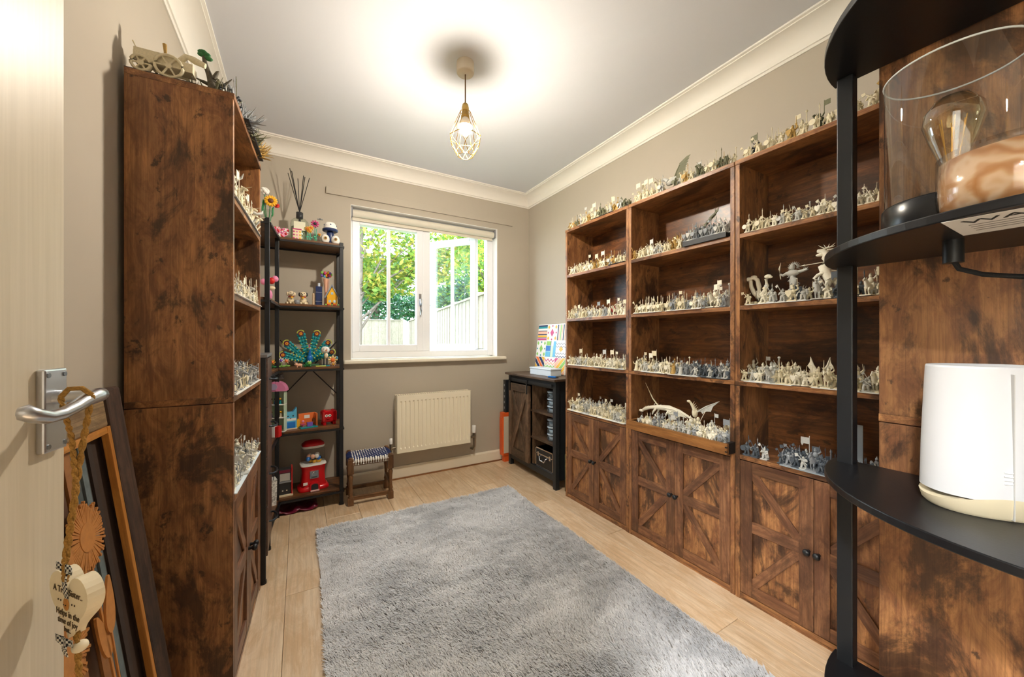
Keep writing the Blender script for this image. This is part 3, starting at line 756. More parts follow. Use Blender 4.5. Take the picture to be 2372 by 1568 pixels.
L.new(tc.outputs['Object'], ck.inputs[0]); L.new(ck.outputs[0], N['Principled BSDF'].inputs['Base Color']); N['Principled BSDF'].inputs['Roughness'].default_value = .9
def rope(m, pts, r, tw=3.0):
    P = [Vector(p) for p in pts]; seg = 60
    for s_ in range(2):
        q = []
        for k in range(seg + 1):
            t = k / seg * (len(P) - 1); i_ = min(int(t), len(P) - 2); p = P[i_].lerp(P[i_ + 1], t - i_)
            a_ = k * .9 + s_ * math.pi
            q.append((p.x + r * .6 * math.cos(a_), p.y + r * .6 * math.sin(a_), p.z))
        m.tube(q, r * .75, 6)
    return m
rm = MB(); rope(rm, [(.004, .012, .262), (.003, .004, .2), (.001, -.004, .12), (0, -.010, .06), (0, -.010, .03)], .0028)
rope(rm, [(-.006, -.012, .262), (.004, -.006, .21), (.004, -.002, .14), (0, -.010, .05)], .0024)
rm.tube([(.004, .012, .262), (.001, .004, .272), (-.003, -.006, .272), (-.006, -.012, .262)], .003, 8)
rope(rm, [(0, 0, -.04), (.002, .002, -.12), (0, .004, -.22), (.002, .002, -.36)], .0028)
rm.build('string', JUTE, HT)
for z_, sx in ((-.06, 1), (-.145, -1)): MB().ell((sx * .002, .002, z_), (.008, .008, .007), 12, 8).build('bead', mat('cream_wood_heart', 'efe3c6'), HT)
def ribbon(pts, w_):
    m = MB(); v = []
    for x_, y_, z_, wx, wz in pts: v += [(x_ - wx * w_, y_, z_ - wz * w_), (x_ + wx * w_, y_, z_ + wz * w_)]
    n = len(pts); m.add(v, [(2 * i_, 2 * i_ + 1, 2 * i_ + 3, 2 * i_ + 2) for i_ in range(n - 1)], True)
    return m
def bow(z0, s_):
    rr_ = ribbon([(0, -.0105, z0, 1, 0), (.001, -.012, z0 - .012 * s_, 1, 0), (-.001, -.0105, z0 - .026 * s_, 1, 0), (.0, -.0095, z0 - .036 * s_, .7, 0)], .005)
    rr_.add([], [])
    a = ribbon([(0, -.011, z0, 0, 1), (.010, -.014, z0 + .008, 0, 1), (.017, -.012, z0 + .006, 0, 1), (.010, -.008, z0 - .001, 0, 1), (0, -.010, z0, 0, 1)], .004)
    c = ribbon([(0, -.011, z0, 0, 1), (-.010, -.014, z0 + .008, 0, 1), (-.017, -.012, z0 + .005, 0, 1), (-.010, -.008, z0 - .001, 0, 1), (0, -.010, z0, 0, 1)], .004)
    for q in (rr_, a, c):
        o = q.build('ribbon', GING, HT); o.modifiers.new('t', 'SOLIDIFY').thickness = .0008
bow(.044, 1.0); bow(-.047, .5)
HINK = mat('brown_ink', '5b4a33', .8)
for z_, s_, tx in ((.012, .0115, 'A True Sister..'), (-.016, .011, 'Helps in the'), (-.026, .0105, 'time of joy'), (-.035, .009, 'but..')):
    text_mesh('lettering', tx, s_, HINK, HT, (0, -.0083, z_), (R(90), 0, 0), .0003, 'CENTER')
MB().ell((-.003, -.0085, 0), (.0065, .001, .0085), 16, 8).build('painted_face', mat('tan_paint', 'b97f3c', .7), HT)
for xx, zz_ in ((-.0055, -.0005), (-.001, -.0005)): MB().ell((xx, -.0095, zz_), .0008, 6, 4).build('painted_eye', INK, HT)
for xx in (-.022, -.016, .010, .016): MB().ell((xx, -.0083, .002), (.0014, .0005, .0014), 8, 4).build('painted_dot', HINK, HT)

# ------------------------------------------------------------------ framed wooden dandelion art leaning on the wall
PF = empty('picture_frame', (-.274, .60, .002), (R(-7.4), 0, R(90)), label='rustic wooden frame with carved dandelions leaning against the left wall', cat='picture frame')
FT = wood('weathered_frame_top', '3a2a1c', '7c6142', 'a58a63', 'x', .75, blotch=.4)
FS = wood('dark_bark_frame', '150d09', '35231a', '5c4230', 'z', .8, blotch=.6)
LIN = wood('orange_pine_liner', '8a5524', 'b8762f', 'd09042', 'z', .5, blotch=.1)
LINX = wood('orange_pine_liner_x', '8a5524', 'b8762f', 'd09042', 'x', .5, blotch=.1)
fw_, fh_, rw_ = .70, .965, .082
bx('frame_rail', FT, PF, 0, fw_ - .03, 0, .028, fh_ - rw_, fh_, bev=.004); bx('frame_rail', FT, PF, 0, fw_ - .03, 0, .028, 0, rw_, bev=.004)
bx('frame_stile', FS, PF, fw_ - rw_, fw_, -.006, .026, .0, fh_ + .004, bev=.006); bx('frame_stile', FS, PF, 0, rw_, -.006, .026, .0, fh_ + .004, bev=.006)
for a_, c_ in ((rw_, rw_ + .015), (fw_ - rw_ - .015, fw_ - rw_)): bx('liner', LIN, PF, a_, c_, -.004, .009, rw_, fh_ - rw_, bev=.001)
for a_, c_ in ((rw_, rw_ + .015), (fh_ - rw_ - .015, fh_ - rw_)): bx('liner', LINX, PF, rw_ + .015, fw_ - rw_ - .015, -.003, .02, a_, c_, bev=.001)
bx('backing_board', mat('dark_back_board', '3a2a20', .8, var=.2), PF, rw_, fw_ - rw_, .018, .024, rw_, fh_ - rw_)
SLC = (mat('slat_brown', '5a3d28', .7, var=.15, vscale=60), mat('slat_orange', '8f5f33', .7, var=.15, vscale=60), mat('slat_blue_grey', '4c5556', .7, var=.2, vscale=60), mat('slat_slate', '5f6a6b', .7, var=.2, vscale=60), mat('slat_dark', '2f231c', .7, var=.2, vscale=60))
x_ = rw_ + .015; k = 0
for wv_, ci in ((.05, 0), (.03, 1), (.045, 4), (.04, 2), (.06, 0), (.04, 4), (.03, 1), (.045, 0), (.028, 1), (.030, 2), (.022, 3), (.014, 4), (.02, 4)):
    if x_ + wv_ > fw_ - rw_ - .015: wv_ = fw_ - rw_ - .015 - x_
    if wv_ > .004: bx('slat', SLC[ci], PF, x_ + .0008, x_ + wv_ - .0008, .008 + .004 * (k % 2), .018, rw_ + .01, fh_ - rw_ - .01)
    x_ += wv_; k += 1
CARV = mat('carved_ply', 'b5783c', .6, var=.1, vscale=80)
def dandelion(cx, cz, r, zb, y_):
    m = MB()
    for k in range(64):
        a_ = 2 * math.pi * k / 64 + rnd.uniform(-.02, .02); ln = r * rnd.uniform(.8, 1.05); w0, w1 = .0011, .0018
        ca, sa = math.cos(a_), math.sin(a_)
        m.add([(cx - sa * w0, y_, cz + ca * w0), (cx + sa * w0, y_, cz - ca * w0), (cx + ca * ln + sa * w1, y_, cz + sa * ln - ca * w1), (cx + ca * ln - sa * w1, y_, cz + sa * ln + ca * w1),
               (cx - sa * w0, y_ + .004, cz + ca * w0), (cx + sa * w0, y_ + .004, cz - ca * w0), (cx + ca * ln + sa * w1, y_ + .004, cz + sa * ln - ca * w1), (cx + ca * ln - sa * w1, y_ + .004, cz + sa * ln + ca * w1)],
              [(0, 1, 2, 3), (7, 6, 5, 4), (0, 4, 5, 1), (1, 5, 6, 2), (2, 6, 7, 3), (3, 7, 4, 0)])
        m.cyl((cx + ca * ln, y_, cz + sa * ln), (cx + ca * ln, y_ + .004, cz + sa * ln), .0028, n=8)
    m.cyl((cx, y_ - .001, cz), (cx, y_ + .005, cz), r * .42, n=20)
    m.build('dandelion_head', CARV, PF, label='carved dandelion seed head')
    MB().prism([(cx - .003, cz), (cx + .003, cz), (cx + .016, zb), (cx + .008, zb)], y_ + .001, y_ + .004).build('stem', CARV, PF)
dandelion(.425, .700, .066, .10, -.010); dandelion(.29, .555, .076, .09, -.014); dandelion(.20, .80, .06, .1, -.008)
def leaf(cx, cz, l_, w_, a_, y_):
    q = []
    for k in range(24):
        t = 2 * math.pi * k / 24; u_, v_ = l_ * math.cos(t), w_ * math.sin(t) * (1 - .45 * math.cos(t))
        q.append((cx + u_ * math.cos(a_) - v_ * math.sin(a_), cz + u_ * math.sin(a_) + v_ * math.cos(a_)))
    MB().prism(q, y_, y_ + .004).build('leaf', CARV, PF)
leaf(.455, .545, .055, .018, R(75), -.012); leaf(.42, .50, .05, .016, R(105), -.009); leaf(.335, .66, .05, .017, R(70), -.016); leaf(.31, .80, .05, .02, R(88), -.012); leaf(.24, .42, .05, .016, R(100), -.009)
MB().prism([(.432, .18), (.438, .18), (.45, .58), (.446, .58)], -.011, -.008).build('stem', CARV, PF)
# ------------------------------------------------------------------ things on the corner shelving
def C(name, col, rough=.35, **k): return mat('toy_' + name, col, rough, **k)
RED, YEL, ORA, BLU, CYA, GRN, LGR, PNK, PUR, WHI, CRM, NAV, BRN, TEA, GREY = (C('red', 'c8201f'), C('yellow', 'efb52a'), C('orange', 'ec7a3c'), C('blue', '1e74c8'), C('sky', '5cb6dc'), C('green', '1f7a41'), C('lime', '8cc65a'), C('pink', 'e58bb4'), C('purple', '7a5bb5'), C('white', 'f0eee8'), C('cream', 'ead9b8'), C('navy', '1d2f5c'), C('brown', '6b3d22'), C('teal', '16929c'), C('grey', '8c8f92'))
MAG = C('magenta', 'c8457f'); MAR = C('maroon', '6b1230'); DKG = C('charcoal', '2b2d30'); PEA = C('peach', 'f0b89a')

Z5 = 1.705
D = empty('reed_diffuser', (.002, 2.755, Z5), label='round glass reed diffuser with black cap and tall black reeds', cat='diffuser')
MB().lathe([(.046, 0), (.052, .004), (.053, .02), (.053, .12), (.050, .138), (.038, .152), (.022, .160), (.018, .162)], 36).build('bottle', glass('diffuser_glass', (.90, .95, .90)), D)
MB().lathe([(.001, .003), (.048, .005), (.049, .02), (.049, .1), (.001, .1)], 36).build('scented_oil', mat('pale_green_oil', 'cfdcc0', .1, trans=.7), D)
bx('front_label', mat('cream_label', 'dfe0c6', .6), D, -.032, .032, -.0545, -.0525, .07, .125)
MB().lathe([(.018, .158), (.020, .160), (.020, .198), (.014, .2)], 24).build('cap', DKG, D)
for (dx, dy, h_) in ((-.065, .01, .445), (-.055, -.01, .47), (-.045, .015, .465), (-.01, .02, .425), (.022, -.01, .44), (.03, .01, .44), (.056, 0, .435)):
    MB().tube([(-dx * .25, -dy * .3, .02), (0, 0, .2), (dx, dy, h_)], .0022, 6).build('reed', mat('black_reed', '17171a', .7), D)

def flower(m, c, r, n, pm, cm, tilt=(0, 0, 0), r2=.38, thick=.006):
    """petals round a disc, facing -y"""
    for k in range(n):
        a_ = 2 * math.pi * k / n
        Q = Matrix.Rotation(-a_, 3, 'Y')
        cc = Vector(c) + Q @ Vector((r * .62, .002 * (k % 2), 0))
        m.mat(pm).ell(cc[:], (r * .40, thick, r * .20), 8, 5, Q)
    m.mat(cm).ell((c[0], c[1] - .004, c[2]), (r * r2, thick * 1.2, r * r2), 12, 6)
F1 = empty('brick_bouquet', (-.165, 2.56, Z5), label='glass vase of toy flowers with a big yellow sunflower and red rose', cat='flowers')
MB().lathe([(.018, 0), (.024, .004), (.020, .05), (.028, .11), (.031, .125)], 24).build('vase', glass('vase_glass', (.93, .96, .96)), F1)
m = MB()
for (a, c_) in (((0, 0, .01), (.02, -.01, .17)), ((0, 0, .01), (-.01, 0, .22)), ((.005, 0, .01), (.035, .0, .15)), ((0, 0, .01), (-.02, .01, .17))): m.tube([a, ((a[0] + c_[0]) / 2 + .004, 0, .09), c_], .0025, 6)
for (x_, z_) in ((-.015, .16), (-.018, .13), (.03, .12)): m.ell((x_, 0, z_), (.006, .004, .028), 8, 5)
m.build('stems', GRN, F1)
m = MB(); flower(m, (.022, -.018, .178), .034, 14, 0, 1, r2=.42); flower(m, (.022, -.014, .178), .030, 13, 0, 1, r2=.1); m.build('sunflower', [YEL, BRN], F1)
m = MB(); [m.ell((.052 + .006 * math.cos(k * 1.3), -.008 + .004 * math.sin(k), .158 + .007 * math.sin(k * 1.3)), (.008, .006, .008), 8, 5) for k in range(6)]; m.build('rose', RED, F1)
m = MB(); [m.ell((-.008 + .013 * math.cos(k * 1.1), .004 * math.sin(k * 2), .235 + .013 * math.sin(k * 1.1)), (.011, .009, .010), 8, 5) for k in range(8)]; m.ell((-.008, -.006, .235), .012, 10, 6); m.build('white_bloom', WHI, F1)

# heart shaped sweet box
HB = empty('heart_box', (-.096, 2.70, Z5), (R(0), 0, R(15)), label='red edged heart box filled with pink and white sweets', cat='box')
hp = [(.043 * math.sin(2 * math.pi * k / 40) ** 3, .0026 * (13 * math.cos(2 * math.pi * k / 40) - 5 * math.cos(4 * math.pi * k / 40) - 2 * math.cos(6 * math.pi * k / 40) - math.cos(8 * math.pi * k / 40)) + .042) for k in range(40)]
MB().prism(hp, .0, .018).build('box', MAG, HB, bev=.002)
rr = random.Random(5); k = 0
while k < 34:
    a_, b_ = rr.uniform(-.036, .036), rr.uniform(.008, .068)
    if abs(a_) < .036 * min(1, b_ / .035) and b_ < .070 - .1 * max(0, .012 - abs(a_)):
        MB().ell((a_, -.002, b_), (.0068, .005, .0068), 8, 5).build('sweet', (PNK, WHI, RED)[k % 3], HB); k += 1
SB = empty('candle_tin', (-.012, 2.69, Z5), label='small floral tin in pink and cream beside the diffuser', cat='tin')
bx('tin', CRM, SB, -.024, .024, -.018, .018, 0, .065, bev=.003); bx('lid', MAG, SB, -.025, .025, -.019, .019, .065, .072, bev=.002)
for k in range(9): MB().ell((-.017 + .017 * (k % 3), -.019, .012 + .02 * (k // 3)), (.006, .001, .005), 8, 4).build('printed_flower', (MAG, PNK, YEL)[k % 3], SB)
FP = empty('toy_flowers', (.075, 2.70, Z5), label='toy yellow and magenta flowers on green stems in a black tray', cat='flowers')
bx('tray', DKG, FP, -.042, .045, -.02, .02, 0, .010, bev=.002)
m = MB()
for x_, h_ in ((-.028, .07), (-.012, .085), (-.02, .06), (.012, .115), (.02, .09)): m.cyl((x_, 0, .01), (x_ * 1.05, -.004, h_), .0022, n=6)
for x_, z_ in ((-.03, .035), (-.008, .03), (.01, .04), (.024, .05), (.016, .03)): m.ell((x_, 0, z_), (.010, .004, .005), 8, 4)
m.build('stems', C('sea_green', '49b08c'), FP)
m = MB(); flower(m, (-.03, -.008, .085), .017, 7, 0, 1); flower(m, (-.008, -.010, .092), .017, 7, 0, 1); flower(m, (-.018, -.014, .07), .016, 7, 0, 1); flower(m, (.038, -.01, .055), .012, 6, 0, 1); m.build('yellow_blooms', [YEL, ORA], FP)
m = MB(); flower(m, (.013, -.008, .122), .026, 9, 0, 1); m.build('magenta_bloom', [MAG, DKG], FP)
RB = empty('toy_robot_figures', (.178, 2.715, Z5), label='white and navy toy robot with round eyes, right end of the top board', cat='toy')
for sx in (-.030, .030):
    MB().ell((sx, -.012, .034), (.026, .024, .032), 16, 10).build('pod', WHI, RB)
    e = MB().cyl((sx * 1.0, -.034, .036), (sx * 1.0, -.039, .036), .010, n=16).build('lens', C('brass', 'b58a3a', .3), RB)
    MB().cyl((sx, -.038, .036), (sx, -.041, .036), .005, n=12).build('pupil', DKG, e)
MB().ell((0, 0, .055), (.024, .02, .055), 14, 8).build('column', NAV, RB)
MB().lathe([(.040, .088), (.047, .092), (.047, .104), (.038, .108)], 28).build('brim', NAV, RB)
MB().lathe([(.040, .106), (.038, .13), (.026, .148), (.001, .154)], 24).build('dome', WHI, RB)
for k in range(5): MB().ell((.034 * math.cos(R(200 + 35 * k)), .034 * math.sin(R(200 + 35 * k)), .128), (.008, .005, .006), 8, 5).build('dome_panel', NAV if k % 2 == 0 else WHI, RB)
SP = empty('toy_sign', (.118, 2.735, Z5), label='tiny grey plane on a clear stand among the toys', cat='toy')
MB().cyl((0, 0, .0), (0, 0, .165), .0012, n=6).build('stand', CLEAR, SP); MB().cyl((0, 0, 0), (0, 0, .003), .012, n=14).build('foot', CLEAR, SP)
MB().box(-.016, .018, -.004, .004, .165, .171).box(-.004, .005, -.016, .016, .168, .171).build('plane', GREY, SP, bev=.001)

Z4 = 1.30
def puppy(label, x_, y_, rz, ear):
    P = empty('puppy_figure', (x_, y_, Z4), (0, 0, rz), label=label, cat='figurine')
    b_ = MB().ell((0, .008, .026), (.020, .024, .026), 14, 8).ell((0, -.004, .040), (.014, .014, .02), 12, 7)
    for sx in (-.011, .011): b_.ell((sx, -.020, .008), (.007, .014, .008), 10, 6).ell((sx * 1.7, .012, .010), (.009, .016, .010), 10, 6)
    b_.tube([(0, .028, .012), (.012, .036, .016), (.022, .034, .02)], [.005, .004, .003], 7)
    b_.build('body', CRM, P)
    h_ = MB().ell((0, -.008, .066), (.020, .018, .018), 14, 8).ell((0, -.026, .060), (.010, .011, .009), 10, 6).build('head', CRM, P)
    for sx in (-1, 1):
        MB().ell((sx * .020, -.004, .066), (.007, .009, .013), 8, 6).build('ear', DKG if ear else CRM, h_)
        MB().ell((sx * .008, -.024, .071), .0028, 7, 5).build('eye', DKG, h_)
    MB().ell((0, -.036, .063), .0035, 8, 5).build('nose', DKG, h_)
    MB().tube([(.015 * math.cos(2 * math.pi * k / 14), -.006 + .014 * math.sin(2 * math.pi * k / 14), .050) for k in range(14)], .0025, 6, True).build('collar', RED, P)
    MB().cyl((0, -.021, .045), (0, -.024, .045), .007, n=12).build('tag', YEL, P)
puppy('white toy puppy with pale ears on the second board', -.046, 2.705, R(18), False)
puppy('white toy puppy with black ears on the second board', .022, 2.705, R(-5), True)
GR = empty('grey_stone_dish', (-.012, 2.685, Z4), label='small grey dish between the two toy puppies', cat='dish')
MB().lathe([(.012, 0), (.018, .01), (.016, .026), (.012, .028), (.001, .026)], 16).build('dish', GREY, GR)
BT = empty('spray_bottle', (.112, 2.745, Z4), label='tall navy bottle with clear top on the second board', cat='bottle')
bx('body', NAV, BT, -.019, .019, -.016, .016, 0, .13, bev=.003)
MB().cyl((0, 0, .13), (0, 0, .152), .008, n=14).build('cap', mat('frost_cap', 'cfd9e6', .2), BT)
for z_ in (.03, .09): bx('gold_band', mat('band', 'c7c7cc', .3, .6), BT, -.0195, .0195, -.0165, .0165, z_, z_ + .002)
bx('book_spine', mat('book_beige', 'c3a98a', .7), empty('slim_book', (.08, 2.76, Z4), label='slim beige book standing beside the navy bottle', cat='book'), -.006, .006, -.05, .05, 0, .08)
TH = empty('toy_house', (.190, 2.705, Z4), (0, 0, R(-8)), label='toy house with yellow walls and steep grey roof', cat='toy house')
bx('walls', YEL, TH, -.030, .030, -.022, .022, .0, .06, bev=.001)
MB().prism([(-.034, .058), (.034, .058), (0, .125)], -.022, .022).build('gable', YEL, TH)
for s_ in (-1, 1): MB().prism([(s_ * .040, .050), (s_ * .046, .054), (0, .142), (0, .130)], -.028, .028).build('roof_slope', C('slate', '8b96a8'), TH)
for x_, z_ in ((-.014, .03), (.014, .03), (0, .082)):
    o = bx('window', WHI, TH, x_ - .007, x_ + .007, -.0245, -.022, z_ - .008, z_ + .008); bx('pane', C('pane_blue', 'a9cfe0'), o, x_ - .005, x_ + .005, -.0255, -.0245, z_ - .006, z_ + .006)
bx('door', MAR, TH, -.005, .006, -.0245, -.022, 0, .022)
for k in range(7): MB().ell((-.036 + .012 * k, -.032, .006), (.007, .006, .006), 8, 5).build('shrub', (LGR, RED, ORA)[k % 3], TH)
BB = empty('bead_posy', (.160, 2.79, Z4), label='posy of round multicoloured blooms in a tall pink pot behind the toy house', cat='flowers')
MB().lathe([(.012, 0), (.016, .004), (.012, .1), (.018, .165), (.020, .19)], 16).build('pot', PEA, BB)
rr = random.Random(8)
for k in range(26):
    a_ = rr.uniform(0, 6.28); q = rr.uniform(.0, 1)
    MB().ell((.034 * q ** .5 * math.cos(a_), .022 * q ** .5 * math.sin(a_), .205 + .03 * rr.random()), (.009, .009, .0105), 8, 6).build('bloom', (RED, YEL, MAG, LGR, CYA, ORA, PUR)[k % 7], BB)
PB = empty('pink_gift_toys', (-.165, 2.52, Z4), label='pink and red balloon toy at the left end of the second board', cat='toy')
MB().ell((.028, -.01, .115), (.017, .015, .019), 14, 8).build('red_balloon', RED, PB)
for (x_, z_, r_) in ((.010, .125, .018), (.044, .13, .017), (-.012, .11, .016)): MB().ell((x_, .01, z_), (r_, r_, r_ * 1.1), 12, 8).build('pink_balloon', PNK, PB)
MB().ell((.012, 0, .035), (.020, .018, .032), 14, 8).build('pink_bear_body', PNK, PB); MB().ell((.030, -.004, .075), (.016, .012, .012), 12, 7).build('cream_muzzle', CRM, PB)
MB().cyl((.012, 0, .06), (.02, -.004, .11), .002, n=6).build('stick', WHI, PB)

Z3 = .905
PK = empty('brick_peacock', (.055, 2.785, Z3), label='toy brick peacock with fanned teal tail and blue body', cat='toy')
fan = [(-72, .155), (-46, .175), (-14, .192), (14, .192), (42, .17), (66, .15)]
for k, (an, ln) in enumerate(fan):
    a_ = R(an); fx = empty('tail_feather'); fx.parent = PK; fx.location = (0, .004 * (k % 2), .028); fx.rotation_euler = (R(6), a_, 0)
    m = MB()
    for q in range(9):
        t = q / 8; w_ = .010 + .017 * t
        for s_ in (-1, 0, 1): m.ell((s_ * w_ * .62, .002 * ((q + s_) % 2), .02 + (ln - .03) * t), (.0095, .005, .011), 7, 5)
    m.build('barbs', TEA, fx)
    m = MB()
    for q in range(5):
        t = q / 5
        for s_ in (-1, 1): m.ell((s_ * (.010 + .012 * t), -.006, .04 + (ln - .06) * t), (.006, .003, .0035), 7, 4)
    m.build('lime_tips', C('lime_yellow', 'cfd65a'), fx)
    MB().tube([(.021 * math.cos(R(20 + 14 * j)), -.004, ln + .0 + .021 * math.sin(R(20 + 14 * j))) for j in range(11)], .0034, 6).build('crest', C('lime_yellow', 'cfd65a'), fx)
    MB().cyl((0, -.006, ln), (0, -.001, ln), .0155, n=18).build('eye_ring', MAR, fx)
    MB().cyl((0, -.0085, ln), (0, -.006, ln), .009, n=16).build('eye_gold', YEL, fx); MB().cyl((0, -.010, ln), (0, -.0085, ln), .004, n=12).build('eye_red', RED, fx)
m = MB().ell((.005, -.022, .05), (.018, .016, .026), 14, 8).tube([(.005, -.024, .06), (.004, -.028, .085), (.004, -.032, .105)], [.011, .007, .006], 10); m.build('body', BLU, PK)
MB().ell((.004, -.034, .112), (.007, .009, .008), 10, 6).build('head', CYA, PK); MB().cyl((.004, -.042, .111), (.004, -.05, .109), .003, .0005, n=8).build('beak', YEL, PK)
MB().cyl((.004, -.034, .118), (.004, -.032, .138), .002, .004, n=6).build('head_crest', MAG, PK)
bx('base', C('base_green', '3c6b4a'), PK, -.05, .06, -.035, .02, 0, .012, bev=.002)
def piglet(label, x_, y_, z_):
    P = empty('pig_figure', (x_, y_, z_), label=label, cat='figurine')
    b_ = MB().ell((0, 0, .014), (.018, .010, .010), 12, 7)
    for sx in (-.011, .011):
        for sy in (-.005, .005): b_.cyl((sx, sy, 0), (sx, sy, .009), .003, n=7)
    b_.build('body', PEA, P); h_ = MB().ell((-.016, -.004, .018), (.008, .008, .008), 10, 6).cyl((-.022, -.006, .017), (-.026, -.007, .017), .0035, n=8).build('head', PEA, P)
    for sx in (-.006, .003): MB().cyl((-.015 + sx, -.002, .024), (-.015 + sx, -.003, .029), .003, .0005, n=6).build('ear', PEA, h_)
piglet('tiny peach toy pig on the third board below the peacock', .000, 2.665, Z3)
FG = empty('frog_figure', (.046, 2.665, Z3), label='small green toy frog beside the tiny pig', cat='figurine')
m = MB().ell((0, 0, .016), (.016, .012, .015), 12, 7)
for s_ in (-1, 1): m.ell((s_ * .014, -.006, .006), (.007, .011, .006), 8, 5)
m.build('body', GRN, FG); MB().ell((.010, -.008, .026), (.012, .010, .012), 12, 7).build('head', LGR, FG)
for s_ in (-.006, .006): MB().ell((.010 + s_, -.012, .037), .004, 8, 5).build('eye', WHI, FG)
BD = empty('white_bird_figure', (.148, 2.705, Z3), label='white toy bird with dark legs to the right of the peacock', cat='figurine')
MB().ell((0, 0, .105), (.026, .020, .024), 14, 8).build('head', WHI, BD); MB().ell((.004, -.004, .068), (.013, .012, .02), 12, 7).build('body', CRM, BD)
MB().cyl((.004, -.018, .104), (.006, -.034, .098), .005, .001, n=8).build('beak', ORA, BD)
for s_ in (-.008, .010): MB().cyl((s_, 0, 0), (s_, -.002, .055), .004, n=8).build('leg', DKG, BD)
for s_ in (-.010, .008): MB().ell((s_, -.018, .112), .003, 7, 5).build('eye', DKG, BD)
MB().cyl((0, 0, 0), (0, 0, .006), .026, n=18).build('foot_base', TEA, BD)
FL = empty('toy_flower', (.190, 2.685, Z3), label='orange and yellow toy blossom at the right end of the third board', cat='flowers')
m = MB(); flower(m, (0, -.004, .040), .030, 8, 0, 1, r2=.45); m.build('blossom', [C('pale_yellow', 'f2d48a'), ORA], FL); m = MB(); flower(m, (.004, -.01, .012), .016, 6, 0, 1); m.build('small_blossom', [PEA, YEL], FL)
MB().cyl((0, 0, 0), (0, 0, .03), .0025, n=6).build('stem', GRN, FL); MB().ell((.022, .012, .052), (.012, .008, .012), 10, 6).build('blue_petals', CYA, FL)
LF = empty('green_leaf_strip', (.12, 2.655, Z3), label='flat lime green toy strip lying on the third board', cat='toy'); bx('strip', C('lime_yellow', 'cfd65a'), LF, -.03, .03, -.006, .006, 0, .007, bev=.002)
for lab, x_, y_, mm, cc, h_ in (('orange toy flower with green leaves, left end of third board', -.140, 2.62, YEL, ORA, .038), ('purple and white toy flower on the third board', -.096, 2.655, WHI, PUR, .046), ('pink toy blossom cluster beside the purple flower', -.070, 2.675, PEA, ORA, .040)):
    Q_ = empty('toy_flower', (x_, y_, Z3), label=lab, cat='flowers'); m = MB(); flower(m, (0, -.004, h_), .018, 7, 0, 1, r2=.45); m.build('blossom', [mm, cc], Q_)
    m = MB().cyl((0, 0, 0), (0, 0, h_), .0022, n=6)
    for s_ in (-1, 1): m.ell((s_ * .011, -.004, .010), (.012, .005, .005), 8, 4)
    m.build('leaves', GRN if 'orange' in lab else LGR, Q_)

Z2 = .515
DH_ = empty('doll_house', (-.118, 2.655, Z2), (0, 0, R(-12)), label='mint doll house tower with pink arched top', cat='toy house')
MINT = C('mint', 'cfe3c8')
bx('back_wall', MINT, DH_, -.055, .045, .03, .036, 0, .25)
for xx in (-.055, .041): bx('side_wall', MINT, DH_, xx, xx + .004, -.02, .03, 0, .25)
for z_ in (0, .085, .165): bx('floor_slab', WHI, DH_, -.056, .046, -.022, .034, z_, z_ + .006, bev=.001)
arch = [(-.062, .25), (.055, .25)] + [(-.0035 + .0585 * math.cos(R(a_)), .25 + .06 * math.sin(R(a_))) for a_ in range(15, 180, 15)]
MB().prism(arch, -.026, .036).build('arched_sign', PNK, DH_, bev=.001)
MB().cyl((-.01, -.03, .278), (-.01, -.026, .278), .019, n=24).build('round_badge', C('lilac_badge', 'b7a9c8'), DH_)
for k, (x_, z_, m_) in enumerate(((-.03, .171, ORA), (-.008, .171, BLU), (.018, .171, TEA), (-.03, .091, PUR), (.0, .091, PEA), (.022, .091, CRM), (-.02, .006, RED), (.015, .006, YEL))):
    d_ = MB().cyl((x_, 0, z_), (x_, 0, z_ + .022), .008, .005, n=10).build('doll', m_, DH_); MB().ell((x_, 0, z_ + .03), .0075, 10, 6).build('hair', (BRN, DKG, YEL)[k % 3], d_)
BF = empty('blue_cat_box', (-.050, 2.715, Z2), (0, 0, R(8)), label='sky blue cat eared toy box with a smiling face', cat='toy')
MB().prism([(-.034, 0), (.034, 0), (.034, .135), (.012, .105), (-.012, .105), (-.034, .135)], -.018, .02).build('box', CYA, BF, bev=.002)
bx('muzzle', WHI, BF, -.030, .030, -.0195, -.018, .052, .068, bev=.0005); bx('belly', BLU, BF, -.026, .026, -.021, -.018, .0, .045, bev=.001)
for s_ in (-.014, .014): MB().ell((s_, -.019, .082), (.004, .001, .005), 8, 5).build('eye', DKG, BF)
MB().ell((0, -.020, .066), (.004, .001, .003), 8, 4).build('nose', MAR, BF); bx('foot_plate', CRM, BF, -.038, .036, -.024, .024, 0, .006)
YB = empty('yellow_block', (-.006, 2.72, Z2), label='small yellow block beside the blue cat box', cat='toy'); bx('block', YEL, YB, -.010, .010, -.012, .012, 0, .05, bev=.002); bx('stud', YEL, YB, -.005, .005, -.006, .006, .05, .056, bev=.001)
OR_ = empty('orange_room_set', (.050, 2.705, Z2), (0, 0, R(14)), label='orange toy room set with teal floor and purple counter', cat='toy')
bx('floor_plate', TEA, OR_, -.052, .046, -.038, .03, 0, .008, bev=.001); bx('back_wall', ORA, OR_, -.050, .046, .022, .03, .008, .088, bev=.001); bx('side_wall', ORA, OR_, .040, .046, -.030, .022, .008, .088, bev=.001)
bx('window', WHI, OR_, -.018, .014, .020, .022, .055, .075); bx('counter', PUR, OR_, -.012, .020, -.026, -.006, .008, .034, bev=.001); bx('shelf', BRN, OR_, .030, .040, -.01, .02, .03, .05)
bx('table', MAG, OR_, -.046, -.02, -.018, .004, .022, .027); MB().cyl((-.033, -.007, .008), (-.033, -.007, .022), .004, n=8).build('table_leg', MAG, OR_); MB().ell((-.03, .0, .04), .008, 10, 6).build('pink_figure', PNK, OR_)
